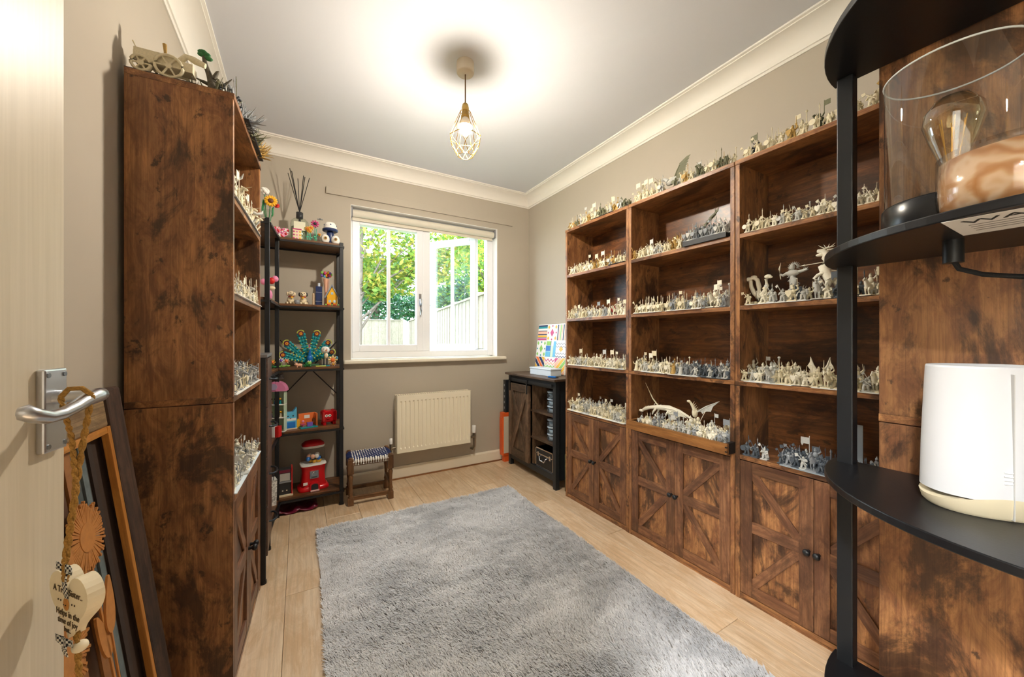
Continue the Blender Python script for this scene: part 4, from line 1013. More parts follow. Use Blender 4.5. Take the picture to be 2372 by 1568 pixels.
RP = empty('red_animal_box', (.170, 2.735, Z2), (0, 0, R(12)), label='square glossy red animal money box with white eyes', cat='money box')
MB().box(-.046, .046, -.030, .036, .016, .094).build('body', C('gloss_red', 'b8141c', .15), RP, bev=.012, seg=3)
for sx in (-.03, .03):
    for sy in (-.016, .022): MB().cyl((sx, sy, 0), (sx, sy, .02), .011, n=12).build('leg', C('gloss_red', 'b8141c'), RP)
for s_ in (-.022, -.002):
    e = MB().cyl((s_, -.033, .062), (s_, -.030, .062), .009, n=16).build('eye', WHI, RP); MB().cyl((s_ + .001, -.0345, .062), (s_ + .001, -.033, .062), .004, n=10).build('pupil', DKG, e)
MB().ell((-.012, -.032, .044), (.012, .006, .007), 10, 6).build('snout', C('gloss_red', 'b8141c'), RP)
for s_ in (-.034, .018): MB().ell((s_, -.02, .096), (.010, .006, .008), 8, 5).build('ear', C('gloss_red', 'b8141c'), RP)
RWB = empty('red_white_toy', (-.128, 2.53, Z2), (0, 0, R(-20)), label='red and white block toy in front of the doll house', cat='toy')
for k, m_ in enumerate((RED, WHI, RED)): bx('block', m_, RWB, -.03 + .022 * k, -.009 + .022 * k, -.02, .02, 0, .062, bev=.002)
PBG = empty('clear_wrap', (-.112, 2.72, Z2 + .312), label='crumpled clear wrapping on top of the doll house', cat='wrapping')
m = MB(); rr = random.Random(2); vv = [(rr.uniform(-.04, .03), rr.uniform(-.02, .02), rr.uniform(.0, .045)) for _ in range(14)]
m.add(vv, [(k, (k + 3) % 14, (k + 5) % 14) for k in range(14)]); m.build('film', mat('crinkled_film', 'c9c6cc', .15, trans=.5), PBG)

Z1 = .105
GM = empty('gumball_machine', (.078, 2.755, Z1), (0, 0, R(6)), label='red gumball machine with clear globe and domed lid', cat='gumball machine')
GR_ = C('machine_red', 'c9161d', .22)
def sq(a, b_, z, p=5): return ovl(a, b_, z, 40, p)
m = MB(); loft(m, [sq(.088, .07, 0), sq(.090, .072, .006), sq(.088, .07, .018), sq(.076, .06, .026)]); m.build('foot', GR_, GM)
m = MB(); loft(m, [sq(.072, .056, .02), sq(.066, .052, .10), sq(.069, .055, .145), sq(.074, .058, .15), sq(.074, .058, .156)]); m.build('body', GR_, GM)
m = MB(); loft(m, [sq(.075, .059, .156), sq(.076, .060, .160), sq(.074, .058, .164)]); m.build('collar', WHI, GM)
m = MB(); loft(m, [sq(.064, .050, .162, 3.5), sq(.070, .056, .20, 3.5), sq(.069, .055, .245, 3.5), sq(.060, .047, .275, 3.5)], cap=False); m.build('globe', glass('globe_glass', (.95, .96, .97)), GM)
m = MB(); loft(m, [sq(.064, .050, .268, 3.5), sq(.068, .053, .274, 3.5), sq(.066, .052, .282, 3.5)]); m.build('lid_band', WHI, GM)
m = MB(); loft(m, [sq(.066, .052, .280, 3.5), sq(.064, .050, .292, 3.5), sq(.046, .036, .306, 3.5), sq(.02, .015, .312, 3.5)]); m.build('lid', GR_, GM)
bx('coin_plate', mat('chrome', 'd8d8da'), GM, -.026, .026, -.060, -.052, .075, .125, bev=.002); MB().cyl((0, -.066, .105), (0, -.06, .105), .012, n=14).build('turn_knob', mat('chrome', 'd8d8da'), GM)
for zz_ in (.080, .086): bx('plate_print', INK, GM, -.018, .018, -.0605, -.06, zz_, zz_ + .003)
bx('side_sticker', WHI, GM, -.062, -.038, -.058, -.054, .04, .056)
MB().prism([(-.030, 0), (.030, 0), (.030, .035)] + [(.030 * math.cos(R(a_)), .035 + .022 * math.sin(R(a_))) for a_ in range(20, 180, 20)] + [(-.030, .035)], -.080, -.052).build('chute', GR_, GM, bev=.002)
MB().prism([(-.020, .010), (.020, .010), (.020, .034)] + [(.020 * math.cos(R(a_)), .034 + .014 * math.sin(R(a_))) for a_ in range(20, 180, 20)] + [(-.020, .034)], -.082, -.079).build('chute_flap', DKG, GM)
bx('chute_lip', C('pale_pink', 'eab9b6'), GM, -.026, .026, -.092, -.080, 0, .010, bev=.003)
rr = random.Random(4)
for k in range(20):
    a_ = rr.uniform(0, 6.28); q = rr.random() ** .5
    MB().ell((.045 * q * math.cos(a_), .034 * q * math.sin(a_), .178 + .016 * (k % 3)), .0145, 10, 7).build('capsule', (YEL, BLU, WHI, YEL, DKG, PEA)[k % 6], GM)
AR = empty('toy_slot_machine', (-.078, 2.70, Z1), (0, 0, R(2)), label='black and red toy slot machine on the bottom board', cat='toy')
bx('cabinet', DKG, AR, -.034, .034, -.016, .036, .008, .165, bev=.002)
for xx in (-.041, .034): bx('red_side', RED, AR, xx, xx + .007, -.022, .038, .008, .175, bev=.001)
bx('screen', mat('silver_screen', 'b9bbbd', .25, .5), AR, -.027, .027, -.018, -.016, .095, .14); bx('marquee', MAR, AR, -.03, .03, -.019, -.016, .145, .162); bx('button_deck', GREY, AR, -.034, .034, -.024, -.016, .084, .092); bx('foot_plate', CRM, AR, -.043, .043, -.03, .04, 0, .010, bev=.001)
for s_ in (-.012, .010): MB().cyl((s_, -.019, .035), (s_, -.016, .035), .004, n=10).build('coin_slot', mat('chrome', 'd8d8da'), AR)
GB = empty('patterned_gift_bag', (-.155, 2.60, Z1), (0, 0, R(12)), label='black and white patterned paper bag behind the drawers', cat='bag')
MB().prism([(-.03, 0), (.03, 0), (.034, .15), (-.034, .15)], -.045, .02).build('bag', mat('scribble_paper', 'd9d8d2', .7, var=.6, vscale=120), GB)
for sy in (-.045, .02): MB().tube([(-.016, sy, .15), (-.014, sy, .18), (.0, sy, .195), (.014, sy, .18), (.016, sy, .15)], .0018, 6).build('handle', DKG, GB)
MC = empty('maroon_cloth', (-.03, 2.74, 0), label='folded maroon cloth on the floor below the bottom board', cat='cloth')
m = MB(); n = 14; vv = []
for j in range(7):
    for i_ in range(n): vv.append((-.09 + .22 * i_ / (n - 1), -.10 + .18 * j / 6, .004 + .03 * max(0, math.sin(i_ * 1.1 + j * .8)) * (.5 + .5 * math.sin(j * .9))))
m.add(vv, [(j * n + i_, j * n + i_ + 1, (j + 1) * n + i_ + 1, (j + 1) * n + i_) for j in range(6) for i_ in range(n - 1)], True)
o = m.build('cloth', MAR, MC); o.modifiers.new('t', 'SOLIDIFY').thickness = .006
# left wing of the corner shelving, glimpsed past the post
for z_, lab in ((Z4, 'cream storage box on the left wing, second board'), (Z3, 'cream storage box on the left wing, third board')):
    Q_ = empty('storage_box', (-.30, 2.52, z_), label=lab, cat='box'); bx('box', CRM, Q_, -.09, .09, -.1, .1, 0, .12, bev=.003); bx('lid', CRM, Q_, -.093, .093, -.103, .103, .12, .15, bev=.003)

# ------------------------------------------------------------------ corner cabinet contents and company
TB = empty('tile_picture', (1.795, 2.49, .797), (0, R(7), R(-90)), label='white board of nine bright patterned tiles leaning on the wall', cat='picture')
TB.rotation_euler = (R(-7), 0, R(-90))
bx('board', WHI, TB, -.215, .215, 0, .012, 0, .415, bev=.002)
pats = ['h', 'd', 'v', 'g', 'q', 'z', 's', 'c', 's2']
tn, tw_ = 0, .138
for rI in range(3):
    for cI in range(3):
        tx, tz = -.209 + cI * .1395, .274 - rI * .1365
        tl = bx('tile', mat('tile_white', 'f3f1ea', .25), TB, tx, tx + tw_, -.003, 0, tz, tz + .134)
        p = pats[rI * 3 + cI]
        def st(x0, x1, z0, z1, m_): bx('tile_mark', m_, tl, tx + x0 * tw_, tx + x1 * tw_, -.0042, -.003, tz + z0 * .134, tz + z1 * .134)
        def pg(q, m_): MB().prism([(tx + a * tw_, tz + b_ * .134) for a, b_ in q], -.0042, -.003).build('tile_mark', m_, tl)
        if p == 'h':
            for k, (m_, h0, h1) in enumerate(((NAV, .9, 1), (TEA, .78, .9), (NAV, .6, .64), (PEA, .42, .6), (NAV, .36, .42), (YEL, .22, .34), (NAV, .16, .2), (MAG, .02, .14))): st(.02, .98, h0, h1, m_)
        elif p in 'dg':
            a, b_, c_ = (MAG, YEL, TEA) if p == 'd' else (LGR, LGR, TEA)
            pg([(.5, .25), (.68, .5), (.5, .75), (.32, .5)], a)
            for u_ in (.14, .86):
                for v_ in (.15, .85): pg([(u_, v_ - .13), (u_ + .1, v_), (u_, v_ + .13), (u_ - .1, v_)], b_)
            for u_, v_ in ((.5, .08), (.5, .92), (.1, .5), (.9, .5)): pg([(u_, v_ - .07), (u_ + .07, v_), (u_, v_ + .07), (u_ - .07, v_)], c_ if p == 'g' else a)
        elif p == 'v':
            for k, m_ in enumerate((NAV, PEA, LGR, PEA, NAV, PEA, LGR)): st(.03 + .135 * k, .11 + .135 * k, .02, .98, m_)
        elif p == 'q':
            st(0, .48, .0, .34, CYA); st(0, .48, .36, .7, BLU); st(.05, .46, .72, .98, LGR); st(.5, .74, 0, .7, MINT); st(.76, 1, 0, .98, CYA); st(.48, .51, 0, 1, NAV)
        elif p == 'z':
            for v_ in (.9, .72, .3, .12):
                for k in range(4): pg([(k * .25, v_), (k * .25 + .125, v_ - .1), (k * .25 + .25, v_), (k * .25 + .25, v_ - .04), (k * .25 + .125, v_ - .14), (k * .25, v_ - .04)], GREY if v_ > .2 else NAV)
            pg([(.5, .34), (.7, .5), (.5, .66), (.3, .5)], YEL)
        elif p == 'c':
            for v_, m_ in ((.92, MAG), (.72, PEA), (.52, LGR), (.32, YEL)):
                for k in range(3): pg([(k / 3, v_), (k / 3 + .167, v_ - .15), (k / 3 + .333, v_), (k / 3 + .333, v_ - .07), (k / 3 + .167, v_ - .22), (k / 3, v_ - .07)], m_)
        else:
            cs = (NAV, YEL, NAV, ORA, NAV, YEL) if p == 's' else (PEA, YEL, LGR, YEL, PEA, MAG)
            for k, m_ in enumerate(cs):
                t0, t1 = k / 6 * 2, (k + 1) / 6 * 2 - .06
                q = [(min(t0, 1), max(0, t0 - 1)), (min(t1, 1), max(0, t1 - 1)), (max(0, t1 - 1), min(t1, 1)), (max(0, t0 - 1), min(t0, 1))]
                if t0 < 1 < t1: q.insert(1, (1, 0)); q.insert(4, (0, 1))
                if p == 's2': q = [(1 - a, b_) for a, b_ in q]
                pg([(a * .96 + .02, b_ * .96 + .02) for a, b_ in q], m_)
CBX = empty('white_tray_box', (1.70, 2.42, .796), (0, 0, R(-90)), label='low pale blue-white box on the corner cabinet', cat='box')
bx('box', mat('pale_blue_card', 'dbe6ee', .4), CBX, -.13, .16, -.05, .05, 0, .045, bev=.003); bx('lid', mat('pale_blue_card', 'dbe6ee'), CBX, -.133, .163, -.053, .053, .045, .058, bev=.003)
BC = empty('blue_craft_knife', (1.62, 2.20, .796), (0, 0, R(20)), label='small blue craft tool on the edge of the corner cabinet', cat='tool')
bx('body', BLU, BC, -.01, .01, -.035, .035, 0, .012, bev=.004); bx('grip', DKG, BC, -.008, .008, -.05, -.035, .002, .010, bev=.002)
CRB = mat('grey_lid', '3a4046', .4)
def stack(x_, y_, z0, lab):
    for k in range(3):
        S_ = empty('clear_stacking_pot', (x_, y_, z0 + k * .054), label=f'clear screw pot, {("bottom", "middle", "top")[k]} of the {lab}', cat='container')
        MB().lathe([(.04, 0), (.043, .003), (.043, .044), (.04, .046)], 28).build('pot', glass('pot_plastic', (.80, .86, .90), .08), S_)
        MB().lathe([(.001, .002), (.036, .002), (.037, .03), (.001, .036)], 18).build('contents', mat('pale_parts', 'b8c4cf', .5, var=.3, vscale=150), S_)
        MB().lathe([(.0445, .044), (.0445, .0535), (.001, .0538)], 28).build('rim', mat('clear_grey_rim', 'aab6c0', .2), S_)
        bx('front_sticker', CRB, S_, -.0455, -.042, -.008, .012, .012, .034)
stack(1.665, 2.25, .5252, 'upper stack in the corner cabinet'); stack(1.665, 2.25, .3152, 'lower stack in the corner cabinet')
CC = empty('metal_case', (1.65, 2.275, .1005), (0, 0, R(-90)), label='small black case with silver edges at the bottom of the corner cabinet', cat='case')
bx('body', mat('case_black', '1d1f22', .4), CC, -.112, .112, -.05, .07, 0, .145, bev=.004)
for zz_ in (0, .096, .137): bx('metal_edge', mat('chrome', 'd8d8da'), CC, -.1135, .1135, -.0515, .0715, zz_, zz_ + .008)
for xx in (-.1135, .1055): 
    for yy in (-.0515, .0635): bx('corner_edge', mat('chrome', 'd8d8da'), CC, xx, xx + .008, yy, yy + .008, 0, .145)
MB().tube([(-.04, -.05, .088), (-.04, -.068, .085), (-.03, -.072, .06), (.03, -.072, .06), (.04, -.068, .085), (.04, -.05, .088)], .005, 8).build('handle', mat('chrome', 'd8d8da'), CC)
for s_ in (-.075, .075): bx('latch', mat('chrome', 'd8d8da'), CC, s_ - .01, s_ + .01, -.055, -.05, .082, .115, bev=.001)
OC = empty('orange_case', (1.565, 2.856, 0), label='flat orange plastic case standing between cabinet and back wall', cat='case')
ORP = mat('orange_plastic', 'e2622a', .35)
bx('shell', ORP, OC, -.02, .25, -.032, .028, .055, .435, bev=.006); bx('rib', ORP, OC, -.025, -.02, -.026, .022, .09, .39, bev=.002); bx('lip', mat('pale_lip', 'd9cdb8', .5), OC, -.012, .2, -.038, -.032, .08, .4)
bx('foot', ORP, OC, .0, .22, -.024, .02, 0, .055)
BPN = empty('black_board', (1.585, 2.848, .4355), label='dark metal strip above the orange case', cat='board'); bx('strip', BW, BPN, -.012, .2, -.02, .02, 0, .285, bev=.001)
for k in range(5): bx('slot', mat('slot_light', '9aa0a6', .4), BPN, -.0125, -.012, -.006, .006, .03 + .05 * k, .05 + .05 * k)
GNB = empty('green_tube', (1.66, 2.054, 0), label='mottled green roll standing between cabinet and bookcase', cat='roll')
MB().lathe([(.001, 0), (.030, .002), (.030, .26), (.026, .262), (.001, .262)], 20).build('roll', mat('mottled_green', '5d6442', .8, var=.5, vscale=40), GNB)
# ------------------------------------------------------------------ tabletop miniatures
CRE, IVO, LGY, MGY, DGY, TAN, OLV = (mat('mini_cream', 'e0d6b8', .6, var=.08, vscale=300), mat('mini_ivory', 'ece6d2', .6, var=.06, vscale=300), mat('mini_light_grey', 'c2c2bc', .55, var=.08, vscale=300), mat('mini_mid_grey', '8d9194', .5, var=.1, vscale=300), mat('mini_dark_grey', '4d545b', .5, var=.12, vscale=300), mat('mini_tan', 'b4924f', .6, var=.15, vscale=300), mat('mini_olive', '6a6a50', .6, var=.15, vscale=300))
MBLK = mat('mini_black', '22252a', .5); MRED = mat('mini_red', '8d1f1f', .5)
def soldier(var):
    m = MB(); rr = random.Random(100 + var)
    if var % 3: m.box(-.010, .010, -.010, .010, 0, .0028)
    else: m.cyl((0, 0, 0), (0, 0, .0028), .0115, n=10)
    st = rr.uniform(.002, .005)
    for s_, dy in ((-1, -st), (1, st)):
        m.cyl((s_ * .0042, dy, .0028), (s_ * .0038, dy * .4, .010), .0026, .0032, n=6); m.cyl((s_ * .0038, dy * .4, .010), (s_ * .0030, 0, .0175), .0032, .0040, n=6)
        m.box(s_ * .0042 - .0024, s_ * .0042 + .0024, dy - .0055, dy + .0022, .0026, .0050)
    m.ell((0, 0, .0180), (.0062, .0050, .0040), 8, 4); m.ell((0, 0, .0238), (.0070, .0052, .0070), 8, 5)
    m.ell((0, -.001, .0330), (.0036, .0040, .0044), 8, 5)
    if var in (0, 2, 5): m.cyl((0, 0, .0335), (0, .0005, .0405), .0042, .0006, n=7)
    elif var in (1, 6): m.tube([(0, -.003, .0372), (0, .001, .0400), (0, .005, .0360)], .0016, 5)
    else: m.cyl((-.0055, 0, .036), (-.008, 0, .041), .0014, .0003, n=5); m.cyl((.0055, 0, .036), (.008, 0, .041), .0014, .0003, n=5)
    for s_ in (-1, 1): m.ell((s_ * .0072, 0, .0272), (.0030, .0034, .0030), 7, 4)
    def arm(s_, el, ha):
        m.cyl((s_ * .0072, 0, .0270), el, .0022, .0019, n=6); m.cyl(el, ha, .0019, .0016, n=6); m.ell(ha, .0022, 6, 4)
    if var == 0:      # spear upright and round shield
        arm(1, (.010, -.003, .0215), (.0100, -.0080, .0235)); m.cyl((.0105, -.009, .003), (.0100, -.0085, .056), .0009, n=5); m.cyl((.010, -.0085, .055), (.010, -.0085, .064), .0018, .0002, n=5)
        arm(-1, (-.0095, -.003, .0215), (-.007, -.0075, .022)); m.cyl((-.006, -.0085, .0215), (-.006, -.0100, .0215), .0080, n=12)
    elif var == 1:    # raised sword, kite shield
        arm(1, (.0115, -.001, .030), (.0105, -.004, .0375)); m.cyl((.0105, -.004, .036), (.013, -.010, .056), .0012, .0005, n=5); m.box(.0075, .0135, -.006, -.0035, .0385, .0395)
        arm(-1, (-.0095, -.003, .0215), (-.007, -.0075, .022)); m.prism([(-.013, .028), (.0, .028), (.0005, .020), (-.0062, .0095), (-.0132, .020)], -.0105, -.0090)
    elif var == 2:    # halberd and cloak
        arm(1, (.010, -.004, .022), (.006, -.0085, .0195)); arm(-1, (-.009, -.004, .0225), (-.002, -.0085, .027)); m.cyl((.010, -.009, .006), (-.010, -.0085, .052), .0009, n=5)
        m.prism([(-.0105, .052), (-.016, .047), (-.012, .042), (-.008, .046)], -.0095, -.0075); m.prism([(-.0075, .028), (.0075, .028), (.0105, .006), (-.0105, .006)], .0042, .0062)
    elif var == 3:    # two handed axe
        arm(1, (.0105, -.003, .025), (.004, -.0085, .025)); arm(-1, (-.0105, -.003, .025), (-.004, -.0085, .029)); m.cyl((.012, -.009, .017), (-.013, -.009, .042), .0011, n=5)
        m.prism([(-.010, .045), (-.019, .044), (-.017, .034), (-.010, .037)], -.0100, -.0080); m.ell((0, .004, .024), (.008, .0035, .008), 7, 4)
    elif var == 4:    # bowman
        arm(1, (.0095, .002, .025), (.003, -.004, .0275)); arm(-1, (-.0095, -.004, .026), (-.0085, -.0115, .0265)); m.tube([(-.0085, -.0065, .0105), (-.0085, -.0125, .017), (-.0085, -.0140, .0265), (-.0085, -.0125, .036), (-.0085, -.0065, .0425)], .0009, 5); m.cyl((.004, .005, .019), (.006, .0065, .034), .0026, n=6)
    elif var == 5:    # banner bearer
        arm(1, (.010, -.003, .024), (.009, -.006, .030)); m.cyl((.009, -.0065, .003), (.009, -.006, .078), .0010, n=5); m.box(-.010, .009, -.0068, -.0056, .056, .073); m.prism([(-.010, .056), (-.004, .056), (-.007, .049)], -.0068, -.0056); arm(-1, (-.0095, -.002, .021), (-.008, -.005, .016))
    elif var == 6:    # robed figure with staff
        m.cyl((0, 0, .0028), (0, 0, .022), .0095, .0055, n=9); arm(1, (.0105, -.003, .024), (.0110, -.0075, .027)); m.cyl((.0115, -.008, .003), (.0115, -.0075, .050), .0011, n=5); m.ell((.0115, -.0075, .052), .0028, 7, 4); arm(-1, (-.0105, -.003, .026), (-.012, -.006, .033))
    else:             # hunched brute with club
        m.ell((0, .003, .0265), (.0095, .0075, .0075), 8, 5); arm(1, (.0125, -.002, .0225), (.0120, -.007, .0165)); m.cyl((.012, -.006, .0165), (.0135, -.014, .030), .0014, .0030, n=6); arm(-1, (-.0125, -.002, .0225), (-.0120, -.008, .014))
    return m
def rider(var):
    m = MB(); rr = random.Random(200 + var)
    m.box(-.0125, .0125, -.026, .026, 0, .0028)
    m.ell((0, .002, .0245), (.0075, .0190, .0085), 10, 6)
    m.ell((0, -.012, .0265), (.0068, .0085, .0090), 8, 5); m.ell((0, .015, .0255), (.0078, .0085, .0088), 8, 5)
    m.tube([(0, -.015, .028), (0, -.021, .0365), (0, -.0235, .0425)], [.0062, .0048, .0036], 8)
    m.ell((0, -.0285, .0420), (.0030, .0075, .0036), 8, 5, Matrix.Rotation(R(25), 3, 'X'))
    for s_ in (-1, 1):
        m.cyl((s_ * .002, -.0225, .045), (s_ * .0024, -.0225, .0490), .0012, .0003, n=5)
        f_ = (-.020 - .007 * (var % 2)) if s_ > 0 else -.013
        m.cyl((s_ * .0045, -.013, .0225), (s_ * .0048, f_, .0135), .0030, .0019, n=6); m.cyl((s_ * .0048, f_, .0135), (s_ * .0048, f_ + .003, .003), .0018, .0016, n=6)
        b_ = .018 if s_ > 0 else .0135
        m.cyl((s_ * .0048, .014, .0220), (s_ * .0050, b_, .0130), .0040, .0021, n=6); m.cyl((s_ * .0050, b_, .0130), (s_ * .0050, b_ - .002, .003), .0019, .0017, n=6)
        m.cyl((s_ * .0062, 0, .033), (s_ * .0098, -.005, .0225), .0030, .0022, n=6)
    m.tube([(0, .022, .029), (0, .027, .026), (0, .028, .016)], [.0026, .0030, .0010], 6)
    m.ell((0, .001, .0425), (.0064, .0050, .0085), 8, 5); m.ell((0, 0, .0535), (.0036, .0040, .0044), 8, 5)
    if var == 0: m.cyl((.010, .012, .034), (.009, -.040, .052), .0010, .0006, n=5); m.cyl((.007, 0, .046), (.0095, -.006, .0425), .0020, n=6); m.cyl((-.009, -.002, .041), (-.0105, -.003, .041), .0078, n=10); m.cyl((0, 0, .055), (0, .001, .062), .0038, .0006, n=6)
    elif var == 1: m.cyl((.007, 0, .046), (.012, -.003, .052), .0020, n=6); m.cyl((.012, -.003, .05), (.0125, -.004, .085), .0010, .0006, n=5); m.box(.012, .026, -.0045, -.0035, .070, .083); m.prism([(-.007, .047), (.007, .047), (.011, .026), (-.011, .026)], .0055, .0075)
    else: m.cyl((.007, 0, .046), (.0125, .001, .053), .0020, n=6); m.cyl((.0125, .001, .052), (.014, -.012, .068), .0013, .0005, n=5); m.cyl((-.008, 0, .046), (-.0095, -.008, .041), .0020, n=6); m.tube([(0, -.003, .0575), (0, .002, .0605), (0, .006, .055)], .0018, 5)
    return m
SOLD = [soldier(k) for k in range(8)]; RIDE = [rider(k) for k in range(3)]
SOLM = [s_.mesh('foot_soldier', CRE) for s_ in SOLD]; RIDM = [s_.mesh('mounted_knight', CRE) for s_ in RIDE]
FOOT, HORSE = [], []      # (variant, location, rotation, scale, material, label, group, weight)
camx = Vector((0, 0, 1.08))
rm = random.Random(77)
WN = ('the shelving by the window',)
def pick(mix):
    t = rm.random() * sum(w_ for _, w_ in mix)
    for m_, w_ in mix:
        t -= w_
        if t <= 0: return m_
    return mix[-1][0]
COLN = {}
def cname(m_): return {'mini_cream': 'cream', 'mini_ivory': 'ivory', 'mini_light_grey': 'pale grey', 'mini_mid_grey': 'grey', 'mini_dark_grey': 'dark grey', 'mini_tan': 'tan', 'mini_olive': 'olive'}[m_.name]
KINDN = ('spearman', 'swordsman', 'halberdier', 'axeman', 'archer', 'banner bearer', 'robed mage', 'club-wielding brute'); KNIGHTN = ('lancer', 'standard-bearing knight', 'charging knight')
RANKN = ('front-rank', 'second-rank', 'third-rank', 'fourth-rank', 'fifth-rank', 'rearmost')
def side_of(where, a):
    if 'left bookcase' in where: lo, hi, flip = .03, .51, False
    elif 'window-end' in where: lo, hi, flip = 1.468, 1.985, True
    elif 'middle' in where: lo, hi, flip = .895, 1.422, True
    else: lo, hi, flip = .345, .845, True
    t = min(.999, max(0, (a - lo) / (hi - lo))); t = 1 - t if flip else t
    return ('far left', 'left', 'centre', 'right', 'far right')[min(4, int(t * 5))]
def fill(frame, a0, a1, rows, mix, where, p_h=.15, sc_=1.25, gap=.0255, b0=.016, holes=(), vars_=(0, 1, 2, 3, 4, 6, 7, 0, 1, 2, 3, 4, 7, 0, 1, 2, 3, 4, 5), jit=.15, dz=0.0, dy=.0265):
    """ranks of figures: a runs along the board, b is depth from its front edge"""
    for r_ in range(rows):
        a = a0 + rm.uniform(0, gap)
        while a < a1:
            h_ = rm.random() < p_h
            if not any(q0 < a < q1 and c0 <= r_ <= c1 for q0, q1, c0, c1 in holes):
                s_ = sc_ * rm.uniform(.9, 1.12); m_ = pick(mix)
                loc, rz = frame(a, b0 + r_ * dy + rm.uniform(-.003, .003) + (.018 if h_ else 0))
                loc = (loc[0], loc[1], loc[2] + dz)
                d_ = (Vector(loc) - camx).length
                v_ = rm.choice((0, 2, 0, 2, 1)) if h_ else rm.choice(list(vars_)); sd_ = side_of(where, a)
                if h_: HORSE.append((v_, loc, rz + rm.uniform(-jit, jit), s_, m_, f'{RANKN[r_]} {cname(m_)} {KNIGHTN[v_]} miniature, {sd_}, {where}', f'mounted knights {where}', r_, d_))
                else: FOOT.append((v_, loc, rz + rm.uniform(-jit, jit), s_, m_, f'{RANKN[r_]} {cname(m_)} {KINDN[v_]} miniature, {sd_}, {where}', f'foot soldiers {where}', r_, d_))
            a += gap * (1.25 if h_ else 1) * rm.uniform(.92, 1.15)
def fr_right(z): return lambda a, b_: ((FX + b_, a, z), R(-90))
_lc, _ls = math.cos(R(87)), math.sin(R(87))
def fr_left(z): return lambda a, b_: ((LBX + _lc * a - _ls * b_, LBY + _ls * a + _lc * b_, z), R(87))
U1, U2, U3 = (1.468, 1.985), (.895, 1.422), (.345, .845)
warm = [(CRE, 6), (IVO, 3), (LGY, 1.5), (TAN, .7)]
mixd = [(CRE, 5), (IVO, 3), (LGY, 3), (MGY, 1.2)]
coolm = [(LGY, 3), (MGY, 3), (CRE, 2.5), (DGY, 1)]
dark = [(DGY, 5), (MGY, 3.5), (LGY, .6)]
TOPZ, S1, S2, S3, S4 = 1.8305, 1.5205, 1.2205, .9065, .6005
w1, w2, w3 = 'the window-end bookcase', 'the middle bookcase', 'the bookcase behind the post'
# unit 1
fill(fr_right(TOPZ), U1[0], U1[1], 2, [(CRE, 4), (TAN, 2), (LGY, 2), (OLV, 2)], 'top of ' + w1, .12)
fill(fr_right(S1), U1[0], U1[1], 2, [(CRE, 5), (TAN, 3), (IVO, 2), (LGY, 1)], 'first shelf of ' + w1, .12)
fill(fr_right(S2), U1[0], U1[1], 3, mixd, 'second shelf of ' + w1, .15)
fill(fr_right(S3), U1[0], U1[1], 4, [(IVO, 4), (CRE, 6), (LGY, 2)], 'third shelf of ' + w1, .05, vars_=(0, 1, 3, 4, 7), dz=.0024)
fill(fr_right(S4), U1[0], U1[1], 5, mixd, 'cupboard shelf of ' + w1, .35, dy=.032, dz=.0024)
# unit 2
fill(fr_right(TOPZ), U2[0], U2[1], 2, [(CRE, 5), (TAN, 1), (LGY, 2), (OLV, 1.5)], 'top of ' + w2, .1, holes=((1.17, 1.24, 0, 3),))
fill(fr_right(S1), 1.13, U2[1], 3, warm, 'first shelf of ' + w2, .1)
fill(fr_right(S1), .90, 1.10, 2, [(LGY, 4), (MGY, 4), (DGY, 1)], 'dark tray of ' + w2, .0, gap=.021, vars_=(0, 1, 2), b0=.004, dz=.0225)
fill(fr_right(S2), 1.22, U2[1], 3, [(CRE, 8), (IVO, 3)], 'second shelf of ' + w2, .0, vars_=(0, 2, 0), gap=.029, sc_=1.3, dz=.0024)
fill(fr_right(S2), .90, 1.215, 3, mixd, 'second shelf of ' + w2, .3, sc_=1.3, dz=.0024)
fill(fr_right(S3), 1.16, U2[1], 4, warm, 'third shelf of ' + w2, .08, dz=.0024)
fill(fr_right(S3), U2[0], 1.155, 4, [(MGY, 4), (DGY, 2.4), (LGY, 2.5), (CRE, 1)], 'third shelf of ' + w2, .08, gap=.022, dy=.024, dz=.0024)
fill(fr_right(.634), .90, 1.385, 5, [(IVO, 3), (CRE, 4), (LGY, 4), (MGY, 1)], 'projecting tray of ' + w2, .12, b0=-.045, dy=.029, holes=((1.05, 1.40, 3, 5), (1.17, 1.40, 2, 5), (1.33, 1.40, 0, 5)))
# unit 3
fill(fr_right(TOPZ), U3[0], U3[1], 2, [(CRE, 5), (TAN, 1), (OLV, 2), (LGY, 1)], 'top of ' + w3, .05, gap=.036)
fill(fr_right(S1), U3[0], U3[1], 2, [(CRE, 6), (IVO, 3), (LGY, 1.5)], 'first shelf of ' + w3, .06, gap=.024, sc_=1.15)
fill(fr_right(S2), .36, .84, 3, [(CRE, 6), (IVO, 2), (LGY, 3), (DGY, .7)], 'monster shelf of ' + w3, .1, sc_=1.35, gap=.032, dz=.0024, holes=((.775, .83, 0, 3), (.655, .735, 1, 3), (.545, .615, 1, 3), (.49, .53, 2, 3)))
fill(fr_right(S3), U3[0], U3[1], 4, [(IVO, 3), (CRE, 6), (LGY, 2)], 'third shelf of ' + w3, .35, gap=.028, dy=.03, dz=.0024, holes=((.58, .635, 1, 3),))
fill(fr_right(S4), .36, .72, 4, dark, 'cupboard shelf of ' + w3, .1, gap=.023, dz=.0024)
fill(fr_right(S4), .74, .83, 2, dark, 'cupboard shelf of ' + w3, .0, gap=.034, vars_=(0, 2, 3))
